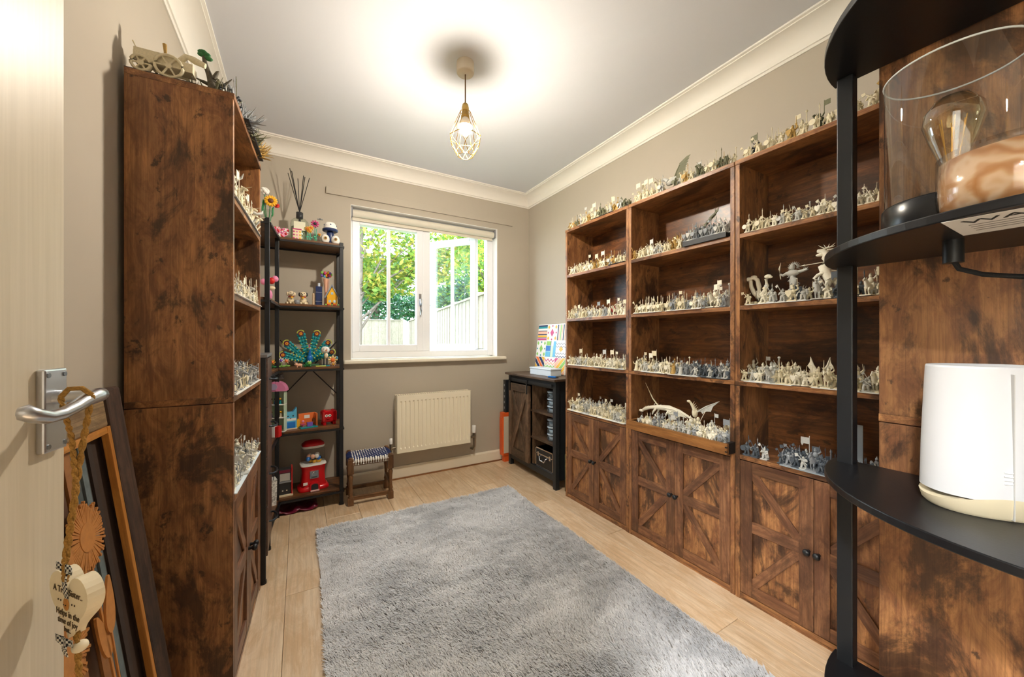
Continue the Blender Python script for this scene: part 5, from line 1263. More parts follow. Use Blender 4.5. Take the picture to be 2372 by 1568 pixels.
# left bookcase
wl = 'the left bookcase'
fill(fr_left(S1), .10, .50, 4, [(IVO, 4), (CRE, 4), (LGY, 2)], 'first shelf of ' + wl, .4, sc_=1.4, dz=.0024)
fill(fr_left(S2), .03, .51, 4, [(IVO, 5), (CRE, 3), (LGY, 2)], 'second shelf of ' + wl, .1, dz=.0024)
fill(fr_left(S3), .03, .51, 5, coolm, 'third shelf of ' + wl, .3, sc_=1.3, dy=.028, dz=.0024)
fill(fr_left(S4), .03, .51, 6, [(LGY, 4), (IVO, 4), (MGY, 2), (DGY, .8)], 'cupboard shelf of ' + wl, .2, sc_=1.3, dy=.029, dz=.0024)
fill(fr_left(TOPZ), .03, .50, 2, [(OLV, 3), (DGY, 2), (MGY, 2), (LGY, 1)], 'top of ' + wl, .1, b0=.02, dz=.0024, holes=((0, .5, 2, 5),))
# individuals: those that show largest, front ranks first; the remaining crowd is one mass
def place(spec, meshes, name, cat):
    v, loc, rz, s_, m_, lab, grp, r_, d_ = spec
    o = bpy.data.objects.new(name, meshes[v]); COL.objects.link(o)
    o.location = loc; o.rotation_euler = (0, 0, rz); o.scale = (s_, s_, s_)
    o.material_slots[0].link = 'OBJECT'; o.material_slots[0].material = m_
    tag(o, lab, cat, grp)
FOOT.sort(key=lambda q: q[8] * (1 + .45 * q[7]))
for q in FOOT[:300]: place(q, SOLM, 'foot_soldier', 'miniature')
HORSE.sort(key=lambda q: q[8] * (1 + .45 * q[7]))
for q in HORSE[:240]: place(q, RIDM, 'mounted_knight', 'miniature')
mats_ = [CRE, IVO, LGY, MGY, DGY, TAN, OLV]
def mass(specs, protos, name, label):
    if not specs: return
    m = MB()
    for v, loc, rz, s_, m_, *_r in specs:
        P = protos[v]; T = Matrix.Translation(loc) @ Matrix.Rotation(rz, 4, 'Z') @ Matrix.Diagonal((s_, s_, s_, 1))
        n = len(m.v); mi = mats_.index(m_)
        m.v += [(T @ Vector(p))[:] for p in P.v]; m.f += [[n + i_ for i_ in f] for f in P.f]; m.m += [mi] * len(P.f); m.sm += P.sm
    m.build(name, mats_, label=label, cat='miniatures', kind='stuff')
mass(FOOT[300:] + HORSE[240:], SOLD + RIDE, 'miniature_crowd', 'crowd of small cream and grey miniatures filling the rear ranks') if False else None
mass(FOOT[300:], SOLD, 'foot_soldier_crowd', 'crowd of small cream and grey soldier miniatures in the rear ranks')
mass(HORSE[240:], RIDE, 'mounted_knight_crowd', 'crowd of small mounted miniatures in the rear ranks')
print('MINIS', len(FOOT), len(HORSE))

# thin card and plastic trays under the ranks
TW, TK = mat('white_card', 'e9e9e6', .5), mat('black_card', '2a2d31', .5)
def tray(frame, a0, a1, b0, b1, m_, label, h_=.0022, dz=0):
    p, rz = frame((a0 + a1) / 2, (b0 + b1) / 2)
    T_ = empty('movement_tray', (p[0], p[1], p[2] + dz), (0, 0, rz), label=label, cat='tray', group=None)
    la, lb = abs(a1 - a0) / 2, (b1 - b0) / 2
    bx('sheet', m_, T_, -la, la, -lb, lb, 0, h_)
    if h_ > .01:
        bx('lip', m_, T_, -la, la, -lb - .002, -lb, 0, h_ + .004)
for fr, a0, a1, b0, b1, m_, lab in (
    (fr_right(S3), 1.74, 1.975, -.006, .10, TW, 'white card sheet under the far ranks, third shelf of ' + w1), (fr_right(S3), 1.475, 1.72, -.010, .10, MGYT if False else mat('grey_card', '9aa3a8', .5), 'grey card sheet under the near ranks, third shelf of ' + w1),
    (fr_right(S4), 1.70, 1.98, -.008, .16, TW, 'white card sheet under the far ranks, cupboard shelf of ' + w1), (fr_right(S4), 1.475, 1.69, -.008, .16, TW, 'white card sheet under the near ranks, cupboard shelf of ' + w1),
    (fr_right(S1), 1.475, 1.60, -.006, .05, TK, 'black card strip, first shelf of ' + w1), (fr_right(TOPZ), 1.56, 1.75, -.006, .06, TK, 'black card tray on top of ' + w1),
    (fr_right(S2), 1.23, 1.41, -.006, .09, TW, 'white card sheet under the spearmen, second shelf of ' + w2), (fr_right(S2), 1.02, 1.205, -.008, .09, TW, 'white card sheet under the cavalry, second shelf of ' + w2),
    (fr_right(S3), 1.21, 1.36, -.006, .1, TW, 'white card sheet at the far end, third shelf of ' + w2), (fr_right(S3), 1.03, 1.19, -.010, .1, TW, 'white card sheet in the middle, third shelf of ' + w2), (fr_right(S3), .90, 1.02, -.006, .1, TK, 'black card sheet at the near end, third shelf of ' + w2),
    (fr_right(S2), .60, .82, -.004, .1, TW, 'white card sheet, monster shelf of ' + w3), (fr_right(S3), .66, .83, -.006, .12, TW, 'white card sheet at the far end, third shelf of ' + w3), (fr_right(S3), .36, .60, -.006, .12, TW, 'white card sheet at the near end, third shelf of ' + w3),
    (fr_right(S4), .50, .70, -.006, .11, mat('grey_card', '9aa3a8'), 'grey card sheet, cupboard shelf of ' + w3),
    (fr_left(S1), .02, .51, -.006, .11, mat('grey_card', '9aa3a8'), 'grey card sheet, first shelf of ' + wl), (fr_left(S2), .02, .51, -.008, .12, TW, 'white card sheet, second shelf of ' + wl), (fr_left(S3), .02, .51, -.006, .14, TW, 'white card sheet, third shelf of ' + wl), (fr_left(S4), .02, .51, -.006, .18, mat('pale_blue_card', 'dbe6ee'), 'pale blue card sheet, cupboard shelf of ' + wl)):
    tray(fr, a0, a1, b0, b1, m_, lab)
tray(fr_right(S1), .90, 1.105, -.008, .06, MBLK, 'dark raised tray of grey ranks, first shelf of ' + w2, .018)
# wooden drawer tray projecting from the middle bookcase
DTY = empty('wooden_tray', (1.525, 1.40, .6015), (0, 0, R(-90)), label='shallow brown wooden tray projecting from the middle bookcase', cat='tray')
TRW = wood('tray_oak', '4a2c14', '8a5a2c', 'a97440', 'x', .4, blotch=.15)
bx('front_board', TRW, DTY, 0, .535, 0, .014, 0, .046, bev=.001); bx('rear_board', TRW, DTY, 0, .49, .18, .192, 0, .046)
for xx, m_ in ((0, TRW), (.521, mat('black_stained_wood', '1a1512', .5))): bx('side_board', m_, DTY, xx, xx + .014 if xx == 0 else .535, .014, .064 if xx else .18, 0, .046)
bx('base_board', mat('pale_tray_lining', 'd9d9d4', .6), DTY, .014, .512, .014, .18, .024, .031)
for k in range(2): bx('dovetail', mat('black_stained_wood', '1a1512'), DTY, .527, .5352, -.0004, .006, .010 + .018 * k, .016 + .018 * k)
CBK = empty('dark_booklet', (1.585, 1.362, .634), (R(8), 0, R(-70)), label='small dark booklet lying in the projecting wooden tray', cat='booklet'); bx('booklet', TK, CBK, -.035, .035, -.035, .035, 0, .004); bx('white_edge', TW, CBK, -.037, .037, -.037, -.035, 0, .005)

# ------------------------------------------------------------------ the larger monsters
def M_(name, label, loc, rz, cat='miniature'): return empty(name, loc, (0, 0, rz), label=label, cat=cat)
def feather_wing(m, root, tip, drop, n=9, w_=.008):
    """a bird's wing: feathers fanned from an arm bone"""
    root, tip, drop = Vector(root), Vector(tip), Vector(drop)
    m.tube([root, root.lerp(tip, .5) + Vector((0, 0, .004)), tip], [.004, .0035, .002], 6)
    for k in range(n):
        t = k / (n - 1); p = root.lerp(tip, t); q = p + drop * (1.0 - .25 * t) + (tip - root) * (.45 * t ** 2)
        d = (q - p); s_ = Vector((d.z, 0, -d.x)).normalized() * w_ if abs(d.x) + abs(d.z) > 1e-6 else Vector((w_, 0, 0))
        th = Vector((0, .0012, 0))
        m.add([(p - s_)[:], (p + s_)[:], (p.lerp(q, .7) + s_)[:], q[:], (p.lerp(q, .7) - s_)[:], (p - s_ + th)[:], (p + s_ + th)[:], (p.lerp(q, .7) + s_ + th)[:], (q + th)[:], (p.lerp(q, .7) - s_ + th)[:]],
              [(0, 1, 2, 3, 4), (9, 8, 7, 6, 5), (0, 5, 6, 1), (1, 6, 7, 2), (2, 7, 8, 3), (3, 8, 9, 4), (4, 9, 5, 0)])
    return m
def bat_wing(m, root, elbow, tips):
    root, elbow = Vector(root), Vector(elbow); T_ = [Vector(t) for t in tips]
    m.tube([root, elbow, T_[0]], [.004, .0035, .0012], 6)
    for t in T_[1:]: m.tube([elbow, t], [.0022, .0010], 5)
    pts = T_ + [root]
    for a, b_ in zip(pts, pts[1:]):
        mid = a.lerp(b_, .5).lerp(elbow, .22); th = Vector((0, .001, 0))
        m.add([elbow[:], a[:], mid[:], b_[:], (elbow + th)[:], (a + th)[:], (mid + th)[:], (b_ + th)[:]], [(0, 1, 2), (0, 2, 3), (6, 5, 4), (7, 6, 4), (1, 5, 6, 2), (2, 6, 7, 3)])
    return m
# local frames: -y faces the room, +x runs towards the camera end of the shelf
E_ = M_('giant_eagle', 'giant eagle miniature with one raised olive wing on the middle bookcase top', (1.655, 1.205, TOPZ), R(-90))
m = MB().cyl((0, 0, 0), (0, 0, .004), .022, n=14).cyl((0, 0, .004), (0, 0, .03), .003, n=6); m.build('rock_base', MGY, E_)
m = MB().ell((-.01, 0, .062), (.036, .016, .016), 12, 7, Matrix.Rotation(R(-18), 3, 'Y')).tube([(-.036, 0, .068), (-.052, -.002, .082), (-.062, -.004, .086)], [.011, .009, .008], 8).cyl((-.066, -.004, .086), (-.08, -.006, .08), .005, .001, n=7)
for s_ in (-.006, .006): m.cyl((.0, s_, .055), (.004, s_, .03), .004, .002, n=6)
m.build('body', LGY, E_)
m = MB(); feather_wing(m, (.004, -.006, .066), (.040, -.012, .122), (.058, 0, .0), 9, .0075); m.build('wing', OLV, E_, label='raised olive wing'); m = MB(); feather_wing(m, (.0, .012, .07), (-.05, .03, .098), (.012, .012, -.03), 7, .007); m.build('wing', IVO, E_)
m = MB(); 
for k in range(5): m.add([(.02, -.006 + .003 * k, .058), (.02, -.003 + .003 * k, .058), (.056, -.010 + .006 * k, .048), (.02, -.006 + .003 * k, .06), (.02, -.003 + .003 * k, .06), (.056, -.010 + .006 * k, .050)], [(0, 1, 2), (5, 4, 3), (0, 3, 4, 1), (1, 4, 5, 2), (2, 5, 3, 0)])
m.build('tail', LGY, E_)
# dark long armed creature on the raised tray
K_ = M_('dark_dragon', 'dark dragon miniature with long raised clawed limb on the raised tray', (1.66, 1.075, S1 + .018), R(-90))
m = MB().ell((0, 0, .045), (.026, .018, .020), 12, 7)
for k in range(12): 
    a_ = k * 1.1; m.cyl((.012 * math.cos(a_), .010 * math.sin(a_), .06), (.026 * math.cos(a_), .018 * math.sin(a_), .075 + .006 * (k % 3)), .0025, .0004, n=5)
for s_ in (-.014, .014): m.cyl((s_, 0, .04), (s_ * 1.3, -.006, .0), .007, .005, n=7)
m.build('body', DGY, K_)
m = MB().tube([(.012, 0, .055), (.035, 0, .082), (.062, 0, .108), (.082, 0, .122)], [.007, .006, .007, .006], 8)
for p, q in (((.03, 0, .078), (.024, 0, .09)), ((.055, 0, .1), (.05, 0, .114)), ((.07, 0, .113), (.08, 0, .106))): m.cyl(p, q, .003, .0004, n=5)
for k in range(4): m.tube([(.080, 0, .120), (.082 + .004 * k, 0, .132), (.078 + .006 * k, 0, .146)], [.003, .0022, .0006], 5)
m.build('raised_limb', OLV, K_, label='dark raised arm with claws')
m = MB().tube([(-.012, 0, .05), (-.045, -.004, .04), (-.085, -.008, .024), (-.11, -.01, .018)], [.007, .008, .006, .001], 8); m.cyl((-.05, 0, .043), (-.046, 0, .054), .003, .0004, n=5); m.build('tail', OLV, K_)
# winged dragon in the wooden tray
G_ = M_('winged_dragon', 'cream winged dragon miniature spreading bat wings in the wooden tray', (1.66, 1.21, .6325), R(-90))
m = MB().cyl((0, 0, 0), (0, 0, .004), .035, n=16).cyl((-.02, 0, .004), (-.03, 0, .07), .006, .004, n=7).cyl((.03, 0, .004), (.03, 0, .06), .006, .004, n=7); m.build('rock_base', LGY, G_)
m = MB().tube([(-.19, -.010, .055), (-.17, -.008, .068), (-.14, -.004, .078), (-.09, 0, .086), (-.03, 0, .090), (.03, 0, .082), (.08, 0, .066), (.11, 0, .05)], [.006, .010, .009, .013, .015, .011, .006, .001], 10)
m.ell((-.196, -.012, .052), (.016, .008, .008), 10, 6)
for s_ in (-.006, .006): m.cyl((-.18, -.008 + s_, .066), (-.158, -.006 + s_ * 1.8, .086), .003, .0005, n=5)
for k in range(10): m.cyl((-.12 + .018 * k, 0, .096 - .0008 * k * k * .3), (-.112 + .018 * k, 0, .106 - .0008 * k * k * .3), .003, .0004, n=5)
for x_ in (-.10, -.02):
    for s_ in (-1, 1): m.tube([(x_, s_ * .010, .08), (x_ - .01, s_ * .02, .062), (x_ - .02, s_ * .016, .045)], [.007, .005, .003], 7)
m.build('body', IVO, G_)
m = MB(); bat_wing(m, (-.10, .008, .09), (-.14, .012, .125), [(-.19, .014, .205), (-.16, .014, .15), (-.128, .012, .118)]); m.build('wing', CRE, G_, label='upright cream wing')
m = MB(); bat_wing(m, (-.06, -.010, .09), (.02, -.022, .092), [(.085, -.020, .062), (.03, -.018, .052), (-.03, -.016, .062)]); m.build('wing', IVO, G_)
H_ = M_('pale_wyvern', 'grey winged wyvern rider miniature rearing in the wooden tray', (1.645, 1.085, .6325), R(-90))
m = MB().cyl((0, 0, 0), (0, 0, .004), .03, n=14)
for k in range(10): m.ell((.016 * math.cos(k * 2.1), .014 * math.sin(k * 2.1), .012 + .006 * k), (.014 - .0006 * k, .013 - .0006 * k, .012), 8, 5)
m.build('rock_base', CRE, H_)
m = MB().ell((0, 0, .095), (.014, .012, .024), 10, 6).tube([(0, -.004, .11), (-.008, -.008, .13), (-.016, -.012, .145)], [.009, .007, .005], 8).ell((-.022, -.014, .148), (.011, .006, .006), 8, 5)
for k in range(5): m.cyl((-.01 + .004 * k, 0, .135 - .008 * k), (-.002 + .006 * k, 0, .15 - .008 * k), .002, .0004, n=5)
m.build('body', CRE, H_)
m = MB(); bat_wing(m, (.01, .002, .10), (.05, .006, .130), [(.115, .006, .165), (.075, .006, .112), (.035, .004, .095)]); m.build('wing', LGY, H_, label='pale grey outspread wing')
m = MB().cyl((.02, -.006, .04), (.055, -.006, .11), .0012, n=5); m.build('lance', IVO, H_)
# monster shelf
Hy = M_('hydra_figure', 'cream three-necked hydra miniature on the monster shelf', (1.655, .806, S2 + .0024), R(-90))
m = MB().cyl((0, 0, 0), (0, 0, .003), .030, n=18)
for k in range(9): m.ell((.022 * math.cos(k * .9), .018 * math.sin(k * .9), .007), (.010, .010, .009), 7, 5)
m.build('rock_base', CRE, Hy)
m = MB().tube([(0, 0, .004), (0, 0, .03), (.0, -.002, .06)], [.016, .014, .009], 10)
for pts in ([(0, 0, .035), (-.018, 0, .052), (-.030, 0, .08), (-.032, -.002, .105)], [(0, 0, .04), (.002, -.002, .075), (-.004, -.004, .105), (-.014, -.006, .113)], [(0, 0, .035), (.020, 0, .05), (.030, 0, .078), (.029, -.002, .105)]):
    m.tube(pts, [.011, .009, .008, .0075], 9)
m.build('necks', IVO, Hy)
for x_, z_, s_ in ((-.036, .112, -1), (-.018, .117, -1), (.036, .113, 1)): 
    MB().ell((x_, -.004, z_), (.014, .009, .0085), 10, 6).ell((x_ + s_ * .010, -.006, z_ - .004), (.009, .006, .005), 8, 5).build('head', IVO, Hy)
Dm = M_('demon_figure', 'tall grey-cream demon miniature holding a curved blade', (1.68, .694, S2 + .0024), R(-90))
m = MB().cyl((0, 0, 0), (0, 0, .004), .03, n=16)
for k in range(12): m.ell((.022 * math.cos(k * 1.7), .018 * math.sin(k * 1.7), .010 + .003 * (k % 4)), (.012, .011, .012), 7, 5)
m.build('rock_base', CRE, Dm)
m = MB().tube([(0, 0, .02), (.001, 0, .06), (0, 0, .09), (.0, 0, .115)], [.016, .013, .0145, .013], 10).ell((0, -.002, .118), (.024, .012, .013), 10, 6)
m.ell((0, -.006, .141), (.009, .010, .012), 10, 6)
for k in range(14): 
    a_ = R(-120 + 18 * k); m.cyl((.010 * math.sin(a_), .004, .142 + .010 * math.cos(a_)), (.022 * math.sin(a_), .008, .142 + .022 * math.cos(a_)), .003, .0005, n=5)
for k in range(16): m.cyl((.012 * math.cos(k * 1.9), .010 * math.sin(k * 1.9), .03 + .005 * k), (.020 * math.cos(k * 1.9), .017 * math.sin(k * 1.9), .026 + .005 * k), .003, .0005, n=5)
m.tube([(-.020, 0, .12), (-.034, -.004, .112), (-.042, -.006, .118)], [.007, .005, .004], 7); m.tube([(.020, 0, .12), (.036, -.004, .122), (.05, -.006, .126)], [.007, .0055, .005], 7)
for k in range(3): m.cyl((.034 + .006 * k, -.004, .123), (.038 + .006 * k, -.002, .136), .002, .0004, n=5)
m.build('body', LGY, Dm)
MB().tube([(-.040, -.006, .098), (-.043, -.006, .118), (-.045, -.006, .14), (-.040, -.006, .165)], [.0014, .0026, .003, .0004], 6).build('curved_blade', IVO, Dm)
Bt = M_('rearing_beast', 'tall cream rearing beast miniature with levelled spear', (1.66, .578, S2 + .0024), R(-90))
m = MB().cyl((0, 0, 0), (0, 0, .004), .032, n=16).ell((0, 0, .012), (.024, .018, .014), 9, 6); m.build('rock_base', CRE, Bt)
m = MB().tube([(.010, 0, .075), (-.004, 0, .10), (-.012, 0, .125), (-.006, 0, .15), (-.002, 0, .17)], [.018, .017, .016, .012, .010], 10).ell((.012, 0, .08), (.020, .015, .020), 10, 6)
m.tube([(-.002, 0, .168), (-.014, 0, .180), (-.03, 0, .184)], [.010, .010, .006], 8); m.ell((-.022, 0, .168), (.014, .007, .006), 9, 5)
for k in range(12): m.cyl((-.004 + .003 * math.sin(k), .0, .19 - .008 * k), (.022 + .006 * math.sin(k * 2), .003 * (k % 3 - 1), .192 - .009 * k), .004, .0006, n=5)
for k in range(4): m.cyl((-.008 + .004 * k, 0, .188), (-.028 + .016 * k, .002 * k, .204), .0022, .0005, n=5)
m.tube([(-.008, -.010, .10), (-.026, -.012, .092), (-.036, -.012, .082), (-.030, -.012, .074)], [.008, .006, .0055, .007], 8)
m.tube([(.004, .0, .075), (.004, -.008, .055), (.0, -.010, .034), (-.008, -.012, .018)], [.013, .009, .006, .007], 8); m.tube([(.022, .006, .075), (.026, .008, .05), (.022, .008, .028), (.014, .008, .014)], [.014, .010, .007, .008], 8)
m.tube([(.026, 0, .07), (.044, 0, .06), (.056, 0, .075)], [.007, .005, .001], 7)
m.build('body', IVO, Bt)
MB().cyl((.006, -.018, .137), (-.062, -.018, .135), .0014, n=6).cyl((-.062, -.018, .135), (-.078, -.018, .1345), .0032, .0003, n=6).build('spear', IVO, Bt)
MB().cyl((.034, .0, .10), (.034, .0, .20), .0012, n=6).build('back_pole', IVO, Bt)
Bn = M_('tall_banner_figure', 'cream figure carrying a tall hide banner beside the black post', (1.675, .512, S2 + .0024), R(-90))
T5 = SOLD[5]; m = MB(); m.at(sc_=1.5); m.add(T5.v, T5.f); m.build('bearer', CRE, Bn)
MB().prism([(-.008, .085), (.012, .085), (.016, .118), (-.014, .12)], -.010, -.008).build('banner', IVO, Bn)
for lab, loc, rz, mm in (('cream winged champion miniature on the third shelf behind the black post', (1.665, .607, S3 + .0024), R(-90), IVO),):
    A_ = M_('winged_champion', lab, loc, rz); T5 = SOLD[1]; m = MB(); m.at(sc_=1.7); m.add(T5.v, T5.f); m.build('body', CRE, A_)
    for s_ in (-1, 1): m = MB(); bat_wing(m, (s_ * .008, .012, .05), (s_ * .022, .014, .075), [(s_ * .03, .014, .105), (s_ * .04, .014, .07), (s_ * .028, .013, .035)]); m.build('wing', mm, A_)
CD = M_('grey_card_panel', 'plain grey card panel leaning in the cupboard shelf behind the black post', (1.775, .537, S4), R(-90), 'card'); bx('panel', mat('grey_card', '9aa3a8'), CD, -.02, .022, 0, .003, 0, .165)
for k, (a_, lab) in enumerate(((.49, 'grey lizard miniature nearest the black post'), (.43, 'grey lizard miniature at the end of the cupboard shelf'))):
    Lz = M_('lizard_figure', lab, (1.635, a_, S4), R(-80)); m = MB().box(-.03, .03, -.012, .012, 0, .003); m.tube([(-.045, 0, .03), (-.03, 0, .033), (-.01, 0, .03), (.015, 0, .028), (.04, 0, .02), (.065, 0, .024)], [.004, .007, .009, .009, .005, .001], 8); m.ell((-.05, 0, .031), (.012, .006, .006), 8, 5)
    for x_ in (-.02, .018):
        for s_ in (-1, 1): m.cyl((x_, s_ * .005, .026), (x_ - .004, s_ * .010, .003), .004, .0025, n=6)
    m.build('body', MGY, Lz)
# special single figures and banners
for fr, a, b_, v, s_, m_, lab in ((fr_right(S2), .933, .05, 6, 1.9, LGY, 'tall pale robed mage miniature, second shelf of ' + w2), (fr_right(S2), 1.585, .04, 1, 1.5, MRED, 'single dark red soldier miniature, second shelf of ' + w1), (fr_right(S3), 1.905, .06, 5, 1.45, CRE, 'far banner bearer, third shelf of ' + w1), (fr_right(S3), 1.685, .06, 5, 1.45, LGY, 'grey banner bearer, third shelf of ' + w1), (fr_right(S3), 1.62, .06, 5, 1.45, CRE, 'near banner bearer, third shelf of ' + w1), (fr_right(S3), 1.315, .06, 5, 1.5, CRE, 'cream banner bearer, third shelf of ' + w2), (fr_right(S3), 1.12, .05, 6, 1.6, IVO, 'robed ivory mage, third shelf of ' + w2), (fr_right(S2), .80 + .025, .02, 3, 1.2, CRE, 'lone axeman miniature at the far end of the monster shelf'), (fr_right(S3), .745, .06, 6, 1.9, LGY, 'tall grey mage, third shelf of ' + w3), (fr_right(S3), .40, .03, 1, 1.7, CRE, 'swordsman with long raised blade, third shelf of ' + w3), (fr_right(S2), .66, .03, 7, 1.7, DGY, 'dark grey brute miniature beside the demon'), (fr_right(TOPZ), .80, .03, 7, 1.4, MBLK, 'black brute miniature on top of ' + w3), (fr_right(TOPZ), .64, .03, 6, 1.6, CRE, 'tall robed figure on top of ' + w3)):
    p, rz = fr(a, b_); o = bpy.data.objects.new('champion_figure', SOLM[v]); COL.objects.link(o); o.location = (p[0], p[1], p[2] + .0024); o.rotation_euler = (0, 0, rz); o.scale = (s_,) * 3
    o.material_slots[0].link = 'OBJECT'; o.material_slots[0].material = m_; tag(o, lab, 'miniature')
# left bookcase: war wagon, tree creature, scenery trays and a shaggy beast
p, rz = fr_left(TOPZ)(.034, .165)
Wg = M_('war_wagon', 'cream toy war wagon with spoked wheels on the left bookcase', (p[0], p[1], p[2]), rz)
Wg.scale = (1.3, 1.3, 1.3)
bx('base', MBLK, Wg, -.02, .02, -.058, .062, 0, .004)
MB().box(-.014, .014, -.05, .05, .028, .048).box(-.012, .012, -.02, .05, .048, .056).build('bed', CRE, Wg)
def wheel(x_, y_, z_, r_):
    m = MB().tube([(x_, y_ + r_ * math.cos(2 * math.pi * k / 20), z_ + r_ * math.sin(2 * math.pi * k / 20)) for k in range(20)], .0032, 6, True)
    for k in range(6): m.cyl((x_, y_, z_), (x_, y_ + r_ * math.cos(math.pi * k / 3), z_ + r_ * math.sin(math.pi * k / 3)), .002, n=5)
    m.cyl((x_ - .003, y_, z_), (x_ + .003, y_, z_), .006, n=10); m.build('wheel', CRE, Wg)
for s_ in (-.018, .018): wheel(s_, .036, .020, .016); wheel(s_, -.010, .028, .024)
MB().tube([(0, -.02, .05), (0, -.035, .07), (0, -.05, .066), (0, -.07, .06)], [.006, .006, .008, .006], 8).build('ram', CRE, Wg)
MB().cyl((0, .045, .05), (0, .055, .075), .0014, n=5).build('pole', CRE, Wg); MB().cyl((0, 0, .05), (0, .002, .085), .002, .004, n=6).build('crew', TAN, Wg)
p, rz = fr_left(TOPZ)(.06, .06)
Tr = M_('tree_creature', 'twisted bark tree creature with a green leaf on the left bookcase', (p[0], p[1], p[2] + .0024), rz)
Tr.scale = (1.15, 1.15, 1.15)
BARK = mat('mini_bark', '5a5346', .7, var=.25, vscale=200)
m = MB().tube([(.0, .0, 0), (.0, .002, .03), (.004, .010, .06), (.0, .018, .085), (.002, .022, .11)], [.014, .011, .007, .0055, .004], 8)
for pts in ([(0, 0, .03), (.0, .022, .036), (.004, .04, .044)], [(0, 0, .04), (.004, -.02, .04), (.0, -.04, .062)], [(0, 0, .02), (0, -.03, .02), (.004, -.05, .01)], [(0, 0, .05), (.0, -.008, .07), (0, -.012, .075)], [(0, .0, .015), (.0, .02, .012), (0, .036, .02)]): m.tube(pts, [.006, .004, .001], 6)
m.build('trunk', BARK, Tr); m = MB()
for k in range(7): m.ell((0, .018 + .008 * math.cos(k), .108 + .008 * math.sin(k * 1.4)), (.005, .009, .006), 8, 5)
m.build('leaf_clump', mat('mini_leaf_green', '2c6b3a', .6), Tr); m = MB(); rr = random.Random(6)
for k in range(30): x_, y_ = rr.uniform(-.03, .03), rr.uniform(-.05, .04); m.cyl((x_, y_, 0), (x_ + rr.uniform(-.01, .01), y_ + rr.uniform(-.012, .012), rr.uniform(.012, .03)), .003, .0005, n=5)
m.build('undergrowth', OLV, Tr)
for k, (a_, lab, m_) in enumerate(((.20, 'black scenery base of grey thorns, nearest on the left bookcase', MGY), (.32, 'black scenery base of olive thorns, middle of the left bookcase', OLV), (.43, 'black scenery base of brown shrubs, far end of the left bookcase', TAN))):
    p, rz = fr_left(TOPZ)(a_, .04); Q_ = M_('scenery_base', lab, (p[0], p[1], p[2]), rz, 'scenery'); bx('base', MBLK, Q_, -.05, .05, -.058, .035, 0, .006, bev=.002); m = MB(); rr = random.Random(40 + k)
    for j in range(150): x_, y_ = rr.uniform(-.048, .048), rr.uniform(-.056, .03); m.cyl((x_, y_, .005), (x_ + rr.uniform(-.022, .022), y_ + rr.uniform(-.055, .012), rr.uniform(-.01, .07)), .0045, .0006, n=5)
    m.build('thorns', m_, Q_)
for a_, lab in ((.13, 'shaggy cream beast miniature rising at the near end of the left first shelf'), (.36, 'horned cream beast miniature with curling tail on the left first shelf')):
    p, rz = fr_left(S1)(a_, .035); Q_ = M_('shaggy_beast', lab, (p[0], p[1], p[2] + .0024), rz); m = MB().ell((0, 0, .04), (.030, .026, .036), 12, 7); rr = random.Random(int(a_ * 100))
    hmax = .13 if a_ < .2 else .07
    for j in range(70): th, z_ = rr.uniform(0, 6.28), rr.uniform(.01, hmax * .7); r_ = .026 * (1 - z_ / (hmax * 1.2)); m.cyl((r_ * math.cos(th), r_ * math.sin(th), z_), (r_ * 1.5 * math.cos(th), r_ * 1.5 * math.sin(th), z_ + rr.uniform(.01, .035)), .005, .0006, n=5)
    if a_ < .2: m.ell((0, 0, .08), (.022, .020, .045), 10, 6)
    m.build('fur', IVO, Q_); m = MB().tube([(0, -.02, .06), (.006, -.045, .05), (.014, -.06, .058), (.02, -.064, .072)], [.007, .0065, .005, .001], 7) if a_ > .2 else MB().tube([(0, -.02, .09), (0, -.035, .1), (.0, -.04, .115)], [.006, .004, .001], 7); m.build('horn', LGY, Q_); m = MB().cyl((0, 0, 0), (0, 0, .004), .034, n=16); m.build('base', MGY, Q_)
# ------------------------------------------------------------------ garden beyond the window
bx('ground', mat('garden_grass', '6a7a45', .95, var=.2, vscale=4), None, -12, 14, 3.2, 32, -.45, -.40, kind='structure')
FB = wood('fence_board', '6d6454', '968b77', 'b0a590', 'z', .8, blotch=.15, tint=.06)
FBX = wood('fence_rail', '6d6454', '968b77', 'b0a590', 'x', .8, blotch=.15)
def fence(p, q, top, label, base=-.4, step=.14):
    p, q = Vector((*p, 0)), Vector((*q, 0)); d = q - p; L_ = d.length; rz = math.atan2(d.y, d.x)
    F = empty('garden_fence', (p.x, p.y, base), (0, 0, rz), label=label, cat='fence')
    h_ = top - base; n = int(L_ / step)
    bd = MB().box(0, step * 1.06, -.009, .009, .05, h_ - .06).mesh('board', FB)
    for k in range(n):
        o = bpy.data.objects.new('board', bd); COL.objects.link(o); o.parent = F; o.location = (k * step, .010 * (k % 2), 0)
    bx('capping_rail', FBX, F, 0, L_, -.045, .055, h_ - .06, h_ - .02); bx('arris_rail', FBX, F, 0, L_, .02, .06, h_ * .5, h_ * .5 + .05)
    k = 0.0
    while k <= L_: bx('post', FB, F, k - .05, k + .05, -.07, .04, 0, h_ + .03); k += 1.85
fence((2.55, 4.2), (4.1, 15.9), 1.9, 'pale timber fence running back along the right of the garden')
fence((3.85, 16.15), (-3.2, 18.4), 1.95, 'pale timber fence across the end of the garden')
